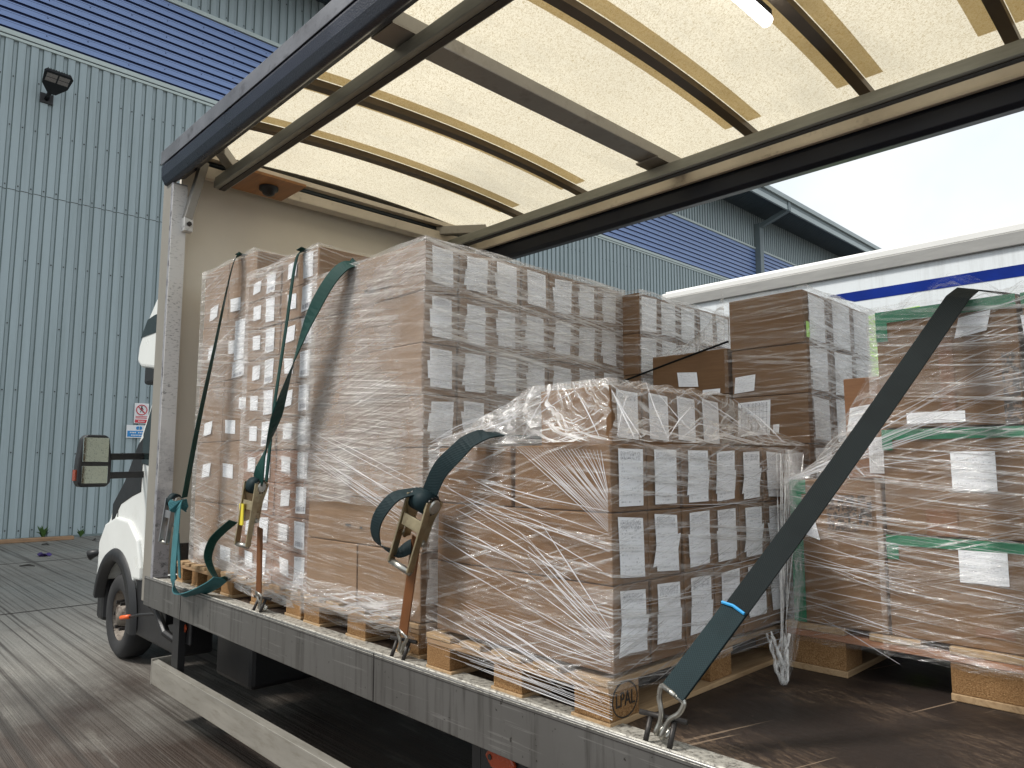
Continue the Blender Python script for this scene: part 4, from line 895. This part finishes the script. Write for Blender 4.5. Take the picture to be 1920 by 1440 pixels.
def skirt_sheet(t, x0, x1, y, zt, zb, seed):
    mb = MB(); mb.grid(lambda a, b: (x0+(x1-x0)*a, y-.03-.055*math.sin(math.pi*min(1, b*.9))**1.+.02*mn.noise((a*6+seed, b*3, 1)), zb+(zt-zb)*(1-b)+.015*mn.noise((a*9, seed, b*2))), 30, 8, lambda a, b: (a*(x1-x0)*S+seed, b*.2)); mb.build('gathered_skirt', 'film_skirt', t, smooth=True)
skirt_sheet(f3b, -4.30, -3.03, 2.30, -.70, -.88, 3); skirt_sheet(f2, -5.44, -4.32, 2.36, -.70, -.88, 5)
f3c = None
f5 = wrapfilm('stretch_film', 'whitish stretch film round the far row label stack', -4.0, -2.89, 4.0, 5.24, -.9, 1.19, ['film_clear', 'film_heavy', 'film_clear'], seed=5)
f6 = wrapfilm('stretch_film', 'glossy stretch film round the far row brown stack', -2.23, -1.735, 4.0, 5.03, -.9, 1.01, ['film_side', 'film_heavy', 'film_clear'], seed=6)
f7 = wrapfilm('stretch_film', 'stretch film pulled tight round the green taped cartons', -1.24, -.05, 3.57, 4.32, -.86, .73, ['film_mid', 'film_mid', 'film_clear'], seed=7, bulge=.012)
f8 = wrapfilm('stretch_film', 'stretch film round the lower carton left of the green taped load', -1.69, -1.25, 3.56, 4.3, -.86, -.06, ['film_mid', 'film_side', 'film_clear'], seed=8, bulge=.010)
# slanting web of film between the two heights of the green taped load
mb = MB()
def PW(a, b): return (-1.70+.46*a+.02*b, 3.575+.12*(1-a)*b-.02*a, -.06+(.56*a**1.3)*b+.006*math.sin(11*a+9*b))
mb.grid(PW, 14, 14, lambda a, b: (a*.4, b*.5+a*.3)); mb.build('slanted_web', 'film_tent', f8, smooth=True)
# low stack film: vertical sleeve + tent up to the perched cartons
f4 = wrapfilm('stretch_film', 'glossy crumpled stretch film tented over the low front stack', -2.90, -1.775, 2.245, 4.0, -.875, .09, ['film_mid', 'film_mid', 'film_clear'], seed=4, bulge=.007, top=False)
lo = [(-2.92, 2.225, .09), (-1.757, 2.225, .09), (-1.757, 4.02, .10), (-2.92, 4.02, .09)]; hi = [(-2.53, 2.56, .385), (-2.02, 2.56, .39), (-2.02, 3.63, .36), (-2.53, 3.63, .38)]
def tent(k):
    a0, a1, b0, b1 = Vector(lo[k]), Vector(lo[(k+1) % 4]), Vector(hi[k]), Vector(hi[(k+1) % 4])
    def P(s_, v_):
        p = a0.lerp(a1, s_).lerp(b0.lerp(b1, s_), v_); e = math.sin(math.pi*v_)
        q = Vector((s_*7+k*11, v_*2.5+s_*3, k*3.)); return p+Vector((0, 0, -.035*e))+e*(.035*mn.noise_vector(q)+.02*mn.noise_vector(q*2.7))
    return P
for k in range(4):
    mb = MB(); mb.grid(tent(k), 44, 16, lambda s_, v_: (s_*.9+k, v_*.45)); mb.build('tent_sheet', 'film_tent', f4, smooth=True)
mb = MB(); mb.grid(lambda a, b: (-2.53+.51*a, 2.56+1.07*b, .385+.008*math.sin(a*20+b*30)), 16, 24, lambda a, b: (a*.5, b)); mb.build('top_sheet', 'film_tent', f4, smooth=True)
# pulled strands as real creases on the front stack
L = []
Yn = 2.222; Xe = -1.752
for k in range(30):   # long creases falling to the right on the near side
    x0 = rnd.uniform(-2.9, -2.5); z0 = rnd.uniform(-.80, -.02); ln = rnd.uniform(.35, 1.1); sl = -rnd.uniform(.12, .38); x1 = min(x0+ln, -1.765); L.append(((x0, Yn, z0), (x1, Yn, max(-.9, z0+sl*(x1-x0))), rnd.uniform(.0012, .0030)))
for k in range(26):   # fan running down into the lower corner of the top layer
    t = k/25; L.append(((-2.28+.48*t, Yn-.002, .075-.02*t), (-1.768, Yn-.002, -.08-.16*(1-t)-.02), rnd.uniform(.0010, .0022)))
for k in range(16):   # fan into the bottom corner
    t = k/15; L.append(((-2.1-.25*rnd.random(), Yn, -.25-.5*t), (-1.768, Yn, -.62-.14*t), rnd.uniform(.0012, .0028)))
for k in range(34):   # nearly level creases on the tail end
    y0 = rnd.uniform(2.25, 3.4); z0 = rnd.uniform(-.88, .05); ln = rnd.uniform(.3, 1.2); L.append(((Xe, y0, z0), (Xe, min(y0+ln, 4.0), z0+rnd.uniform(-.05, .05)), rnd.uniform(.0010, .0024)))
for k in range(13):   # across the pallet mouth
    z = rnd.uniform(-.93, -.84); L.append(((-2.9+rnd.random()*.5, Yn-.004, z+.02), (-1.76, Yn-.004, z-.02), rnd.uniform(.0010, .0026)))
ribbons(L, f4)
L = []
for k in range(24):   # tent creases
    s_ = rnd.random(); P = tent(0 if rnd.random() < .4 else 1); a = P(s_, 0.02); b = P(min(1, max(0, s_+rnd.uniform(-.35, .35))), rnd.uniform(.5, 1)); up = Vector((0, 0, .012)); L.append((a+up, b+up, rnd.uniform(.0012, .0032)))
ribbons(L, f4, 'tent_strands')
L = []
for k in range(34):
    x0 = rnd.uniform(-1.22, -.3); z0 = rnd.uniform(-.8, .7); ln = rnd.uniform(.25, .9); L.append(((x0, 3.545, z0), (x0+ln, 3.545, z0+ln*(-.08 if z0 < 0 else .12)*rnd.uniform(.3, 1.6)), rnd.uniform(.0010, .0024)))
for k in range(22):
    t = rnd.random(); L.append(((-1.69, 3.54, -.10+.02*t), (-1.2+.7*t, 3.535, .10+.5*t*rnd.random()), rnd.uniform(.001, .002)))
ribbons(L, f7)
L = []
for k in range(20):
    x0 = rnd.uniform(-1.69, -1.5); z0 = rnd.uniform(-.75, -.1); L.append(((x0, 3.535, z0), (-1.22+rnd.random()*.2, 3.535, z0-rnd.uniform(.02, .16)), rnd.uniform(.0010, .0022)))
ribbons(L, f8)
L = []
for k in range(40):
    y0 = rnd.uniform(4.0, 4.7); z0 = rnd.uniform(-.1, .98); L.append(((-1.712, y0, z0), (-1.712, min(5.03, y0+rnd.uniform(.2, .8)), z0-rnd.uniform(0, .16)), rnd.uniform(.0012, .0028)))
ribbons(L, f6)
L = []
for k in range(14):
    z0 = rnd.uniform(-.1, .36); t = rnd.random(); L.append(((-4.24, 2.276, .30-.28*t), (-3.04, 2.276, -.02-.30*t-.1*rnd.random()), rnd.uniform(.001, .0026)))
ribbons(L, f3)
# loose tail of film hanging from the low stack
ft = thing('film_tail', 'twisted loose tail of stretch film hanging beside the low stack down to the load floor', 'stretch film', (-1.62, 3.3, -1))
for k in range(7):
    mb = MB(); base = Vector((-1.70+.02*rnd.random(), 3.62+.035*k-.16, .07)); pts = []
    for j in range(14):
        t = j/13; z = .07-1.04*t; pull = t**3
        p = base.lerp(Vector((-1.60, 3.24, z)), pull); p.z = z+.01*rnd.random(); p.x += .04*math.sin(3.1*t)+.012*math.sin(9*t+k)+.02; p.y += .03*math.sin(7*t+k*2)*(1-t)
        pts.append(p)
    mb.strap(pts, [(0.3*math.sin(k+j*.5), math.cos(k*.6+j*.35), 0) for j in range(14)], [.085-.06*(j/13) for j in range(14)], .002); mb.build('film_fold', 'film_clear', ft, smooth=True)
ribbons([((-1.68+.02*rnd.random(), 3.45+.3*rnd.random(), .05), (-1.6, 3.24+.06*rnd.random(), -.93), .003) for _ in range(10)], ft, 'film_cords', 'film_cord')
for k in range(7):
    P_ = []
    for j in range(12):
        t = j/11; a = 1.5*t*(1 if k%2 else -1)+k*.9; rr_ = .045*(1-t)**.8+.008; P_.append((-1.615+.04*t+rr_*math.cos(a)+.012*mn.noise((k*9., t*5, 1)), 3.27-.05*t+rr_*math.sin(a)+.02*mn.noise((k*9., t*5, 7)), -.78-.205*t))
    MB().tube(P_, [.003+.006*abs(math.sin(3*j+k)) for j in range(12)], 5)  .build('twisted_cord', 'film_cord', ft, smooth=True)
# crumpled film standing up on the green taped load
def crest(x0, x1, h, lab, yy):
    mb = MB(); mb.grid(lambda a, b: (x0+(x1-x0)*a+.02*math.sin(b*9), yy+.10*b+.04*math.sin(a*13+b*5), .735+h*b*math.sin(math.pi*min(1, max(0, a)))**.8+.008*math.sin(a*31+b*11)), 26, 8, lambda a, b: (a*.5, b*.2))
    return tag(mb.build('film_crumple', 'film_clear', at=((x0+x1)/2, yy, .73), smooth=True), lab, 'stretch film', 'loose film crumples')
crest(-1.15, -.75, .14, 'clear crumple of loose film standing on the green taped load left of the strap', 3.62)
crest(-.72, -.4, .09, 'clear crumple of loose film standing on the green taped load right of the strap', 3.62)

# ------------------------------------------------------------------ straps
def hook(p, d, parent, r=.012, sc=1., mat='hook_steel'):
    """double J wire hook: p = webbing end, d = ring point"""
    p, d = Vector(p), Vector(d); ax = (d-p); L_ = ax.length; ax.normalize(); sd_ = ax.cross(Vector((0, 1, 0))).normalized(); w_ = .05*sc; back = Vector((0, 1, 0))
    pts = [p+sd_*w_*.2, p+sd_*w_, p+sd_*w_*1.02+ax*L_*.12, p+sd_*w_*.9+ax*L_*.35, p+sd_*w_*.35+ax*L_*.62, p+sd_*.012+ax*L_*.85, d+sd_*.012+ax*.022-back*.012, d+sd_*.012+ax*.03+back*.02, d+sd_*.012-ax*.0+back*.045]
    pts2 = [Vector(q)-2*sd_*((Vector(q)-p).dot(sd_)) for q in pts]
    def sm(P):
        out = []
        for a, b in zip(P[:-1], P[1:]):
            for k in range(4): out.append(a.lerp(b, k/4))
        out.append(P[-1])
        for _ in range(2): out = [out[0]]+[(out[i-1]+out[i]*2+out[i+1])/4 for i in range(1, len(out)-1)]+[out[-1]]
        return out
    mb = MB(); mb.tube(sm(pts), r, 8); mb.tube(sm(pts2), r, 8); mb.tube([p+sd_*w_, p-sd_*w_], r, 8); return mb.build('wire_hook', mat, parent, smooth=True)
def ratchet(top, bot, nrm, wdir, parent, wid=.10):
    """ratchet buckle between two points; nrm points outward"""
    top, bot, nrm, wdir = Vector(top), Vector(bot), Vector(nrm).normalized(), Vector(wdir).normalized(); d = (bot-top); L_ = d.length; d.normalize(); nrm = (nrm-d*nrm.dot(d)).normalized(); wdir = d.cross(nrm).normalized()
    body = MB()
    for s_ in (-1, 1):
        o = wdir*s_*wid*.55; pl = [(-.02, -.03), (.03, -.055), (.09, -.05), (.30, -.025), (.62, -.02), (.64, .02), (.30, .03), (.12, .06), (.03, .055), (-.02, .03)]
        vs = [top+o+d*a*L_*1.0+nrm*b for a, b in pl]; vs2 = [v+wdir*s_*.006 for v in vs]; n = len(pl)
        body.add(vs+vs2, [list(range(n)), list(range(n, 2*n))[::-1]]+[(i, (i+1) % n, n+(i+1) % n, n+i) for i in range(n)])
    rb = body.build('ratchet_body', 'zinc_gold', parent, bevel=.002)
    h = MB()
    for s_ in (-1, 1):
        o = wdir*s_*wid*.68; a = top+nrm*.045+o; b = bot+nrm*.05+o; h.beam(a, b, .010, .042, nrm)
    h.beam(top.lerp(bot, .36)+nrm*.055-wdir*wid*.62, top.lerp(bot, .36)+nrm*.055+wdir*wid*.62, .06, .01, nrm)
    h.build('ratchet_handle', 'zinc_gold', rb, bevel=.002)
    for s_ in (-1, 1):
        g = MB(); c = top+d*.06*L_+nrm*.01+wdir*s_*wid*.60
        for k in range(14):
            a = 2*math.pi*k/14; q = c+(d*math.cos(a)+nrm*math.sin(a))*.046; g.beam(c, q, .008, .010, wdir)
        g.build('ratchet_gear', 'dark_steel', rb)
    hub = top+d*.06*L_+nrm*.01
    g = MB(); g.disc(hub+wdir*wid*.72, wdir, .036, .008, 20, .03); g.disc(hub-wdir*wid*.72, -wdir, .036, .008, 20, .03); g.tube([hub-wdir*wid*.73, hub+wdir*wid*.73], .02, 10); g.build('ratchet_axle', 'hook_steel', rb)
    for s_ in (-1, 1): MB().disc(top.lerp(bot, .60)+wdir*s_*wid*.58+nrm*.01, wdir*s_, .020, .02, 12, .014).build('side_bolt', 'hook_steel', rb)
    MB().tube([bot+nrm*.05-wdir*wid*.72, bot+nrm*.05+wdir*wid*.72], .016, 12).build('handle_roller', 'hook_steel', rb, smooth=True)
    g = MB(); g.tube([top+d*.06*L_+nrm*.01-wdir*wid*.5, top+d*.06*L_+nrm*.01+wdir*wid*.5], .055, 18); g.build('wound_webbing', 'web_dark', rb, smooth=True)
    return rb
def curve(P, n=6):
    P = [Vector(p) for p in P]; out = []
    for i in range(len(P)-1):
        p0, p1, p2, p3 = P[max(i-1, 0)], P[i], P[i+1], P[min(i+2, len(P)-1)]
        for k in range(n):
            t = k/n; out.append(.5*((2*p1)+(-p0+p2)*t+(2*p0-5*p1+4*p2-p3)*t*t+(-p0+3*p1-3*p2+p3)*t**3))
    out.append(P[-1]); return out
# big black strap: from the side rail over the green taped load
st = thing('lashing_strap', 'wide black lashing strap running diagonally over the green taped load to the side rail', 'strap', (-1.53, 2.22, -1))
a, b = Vector((-1.50, 2.235, -.80)), Vector((-.865, 3.53, .72)); wd = Vector((1, -.1, -.3))
pts = [a.lerp(b, t/16)+Vector((0, 0, -.02*math.sin(math.pi*t/16))) for t in range(17)]+[Vector((-.84, 3.60, .765)), Vector((-.78, 3.8, .775)), Vector((-.5, 4.6, .775)), Vector((-.4, 5.4, .775))]
MB().strap(pts, wd, .095, .006).build('webbing', 'web_black', st)
q = [pts[k]+Vector((-.002, -.007, .002)) for k in range(0, 4)]; MB().strap(q, wd, .099, .006).build('sewn_end', 'web_dark', st)
p = pts[3]+Vector((-.006, -.016, .003)); MB().tube([p-wd.normalized()*.05, p+Vector((0, 0, .008)), p+wd.normalized()*.048], .006, 6).build('blue_stitching', 'blue_thread', st)
hook(a+Vector((0, -.004, 0)), (-1.555, 2.235, -.935), st, .0095, 1.0, 'hook_steel')
# ratchet strap over the low stack corner
st = thing('ratchet_strap', 'black ratchet strap with gold buckle and orange webbing over the low stack corner', 'strap', (-3.1, 2.2, -1), 'ratchet straps')
top = curve([(-2.82, 2.15, -.17), (-2.72, 2.14, -.04), (-2.62, 2.15, .04), (-2.53, 2.19, .115), (-2.47, 2.30, .14), (-2.66, 2.7, .14), (-2.70, 3.9, .14)], 5)
MB().strap(top, [(1, .1, -.2)]*len(top), .095).build('webbing', 'web_dark', st)
lp = curve([(-2.85, 2.12, -.13), (-2.92, 2.03, -.16), (-3.02, 2.0, -.27), (-3.06, 2.03, -.38), (-3.00, 2.10, -.43), (-2.93, 2.14, -.40)], 5)
MB().strap(lp, [(1, -.1, -.25)]*len(lp), .09).build('loose_loop', 'web_dark', st)
ratchet((-2.81, 2.14, -.16), (-2.93, 2.12, -.49), (.2, -1, .1), (1, 0, -.3), st, .10)
lw = [Vector((-2.90, 2.15, -.36)).lerp(Vector((-3.09, 2.215, -.85)), k/8) for k in range(9)]
MB().strap(lw, (1, 0, -.35), .07).build('lower_webbing', 'web_orange', st)
hook((-3.095, 2.215, -.85), (-3.13, 2.235, -.935), st, .009, .8)
# ratchet strap over the double stack, tail thrown to the tall stack
st = thing('ratchet_strap', 'green ratchet strap with yellow marked buckle hanging in front of the double stack', 'strap', (-4.75, 2.2, -1), 'ratchet straps')
top = curve([(-4.66, 2.20, -.12), (-4.62, 2.22, .4), (-4.58, 2.26, .9), (-4.55, 2.30, 1.38), (-4.54, 2.348, 1.482), (-4.54, 2.42, 1.487), (-4.52, 3.5, 1.487)], 6)
MB().strap(top, [(1, -.25, 0)]*len(top), .078).build('webbing', 'web_green', st)
tl = curve([(-4.66, 2.14, -.12), (-4.58, 2.12, -.04), (-4.50, 2.12, .10), (-4.40, 2.13, .30), (-4.24, 2.14, .60), (-4.06, 2.16, .90), (-3.92, 2.20, 1.10), (-3.84, 2.25, 1.20), (-3.80, 2.31, 1.228), (-3.79, 2.40, 1.230), (-3.72, 3.2, 1.23)], 6)
wl = [.09 for _ in tl]; wdirs = [Vector((1, .05, -.45)).lerp(Vector((.45, -1, -.2)), max(0, 1-abs(i/len(tl)-.30)/.22)*.9) for i in range(len(tl))]
MB().strap(tl, wdirs, .125).build('loose_tail', 'web_green', st)
ratchet((-4.66, 2.14, -.12), (-4.72, 2.12, -.53), (.35, -1, .1), (1, .3, 0), st, .075)
MB().box(-4.735, -4.675, 2.055, 2.062, -.40, -.26).build('yellow_sticker', 'yellow_label', st)
lw = [Vector((-4.66, 2.17, -.42)).lerp(Vector((-4.73, 2.21, -.85)), k/8) for k in range(9)]
MB().strap(lw, (1, 0, -.1), .075).build('lower_webbing', 'web_orange', st)
hook((-4.73, 2.21, -.86), (-4.75, 2.235, -.95), st, .009, .8)
# front strap by the bulkhead with its loose teal loops
st = thing('ratchet_strap', 'green strap by the bulkhead with steel buckle and loose teal webbing loop', 'strap', (-6.1, 2.2, -1), 'ratchet straps')
top = curve([(-6.10, 2.19, -.27), (-5.95, 2.22, .35), (-5.82, 2.27, .95), (-5.70, 2.33, 1.58), (-5.685, 2.385, 1.702), (-5.68, 2.46, 1.704), (-5.66, 3.5, 1.704)], 6)
MB().strap(top, [Vector((1, -1.3, 0)).lerp(Vector((1, -.3, 0)), min(1, i/20)) for i in range(len(top))], .07).build('webbing', 'web_green', st)
tb = curve([(-6.08, 2.14, -.34), (-5.95, 2.09, -.33), (-5.93, 2.08, -.50), (-5.98, 2.09, -.70), (-6.0, 2.10, -.90), (-5.90, 2.12, -1.0), (-5.7, 2.16, -.975), (-5.5, 2.2, -.90), (-5.42, 2.24, -.84)], 6)
MB().strap(tb, [Vector((1, -.1, 0)).lerp(Vector((.5, -1, .4)), min(1, max(0, (i-24)/14))) for i in range(len(tb))], .15).build('loose_loop', 'web_teal', st)
t2 = curve([(-5.30, 2.26, -.42), (-5.46, 2.22, -.52), (-5.54, 2.20, -.60), (-5.58, 2.2, -.72), (-5.5, 2.24, -.85), (-5.40, 2.28, -.84)], 6)
MB().strap(t2, [Vector((.3, -1, .5))]*len(t2), .07).build('hanging_end', 'web_green', st)
rb = ratchet((-6.13, 2.13, -.27), (-6.20, 2.12, -.62), (.5, -1, 0), (1, .3, 0), st, .05)
for c in [rb]+children(rb):
    if c.name.startswith(('ratchet_body', 'ratchet_handle')): c.data.materials[0] = M['galv']
lw = [Vector((-6.12, 2.16, -.55)).lerp(Vector((-6.2, 2.22, -.92)), k/6) for k in range(7)]
MB().strap(lw, (1, 0, -.1), .05).build('lower_webbing', 'web_teal', st)
# thin dark rope-like strap in the far row
mb = MB(); mb.strap([(-3.05, 3.96, .555), (-2.62, 3.965, .655), (-2.21, 3.97, .745)], (.2, -1, .6), .014, .004); tag(mb.build('tie_down_strap', 'web_black', at=(-3.05, 3.96, .55)), 'thin dark tie strap slanting across the far row brown cartons', 'strap')
# loose web of film between the far row stacks
mb = MB(); mb.grid(lambda a, b: (-2.235-.55*(1-a)*(.35+.65*(1-b)), 3.975, .72+.26*a*b-.02+.10*b*a+.05*math.sin(3*a)*(1-b)), 12, 10, lambda a, b: (a*.5, b*.4)); mb.build('loose_web', 'film_tent', f6, smooth=True)

# windblown bits near the wall foot
for k, (x, y, a, L_, lab) in enumerate([(-22.6, 4.6, .3, .35, 'thin dark twig on the concrete left of the purple rag'), (-21.8, 6.0, 1.1, .30, 'short dark twig on the concrete nearest the cab wing'), (-23.2, 5.9, -.4, .42, 'dark twig by the wall foot beyond the plank end'), (-18.2, 3.4, .8, .32, 'dark twig lying nearest the slab joint'), (-19.6, 5.2, -.9, .28, 'dark twig on the concrete right of the purple rag')]):
    dx, dy = math.cos(a)*L_/2, math.sin(a)*L_/2
    tag(MB().tube([(x-dx, y-dy, GZ+.02), (x, y+.03, GZ+.04), (x+dx, y+dy, GZ+.02)], [.012, .022, .008], 6).build('twig', 'ink', at=(x, y, GZ)), lab, 'twig', 'twigs on the yard')
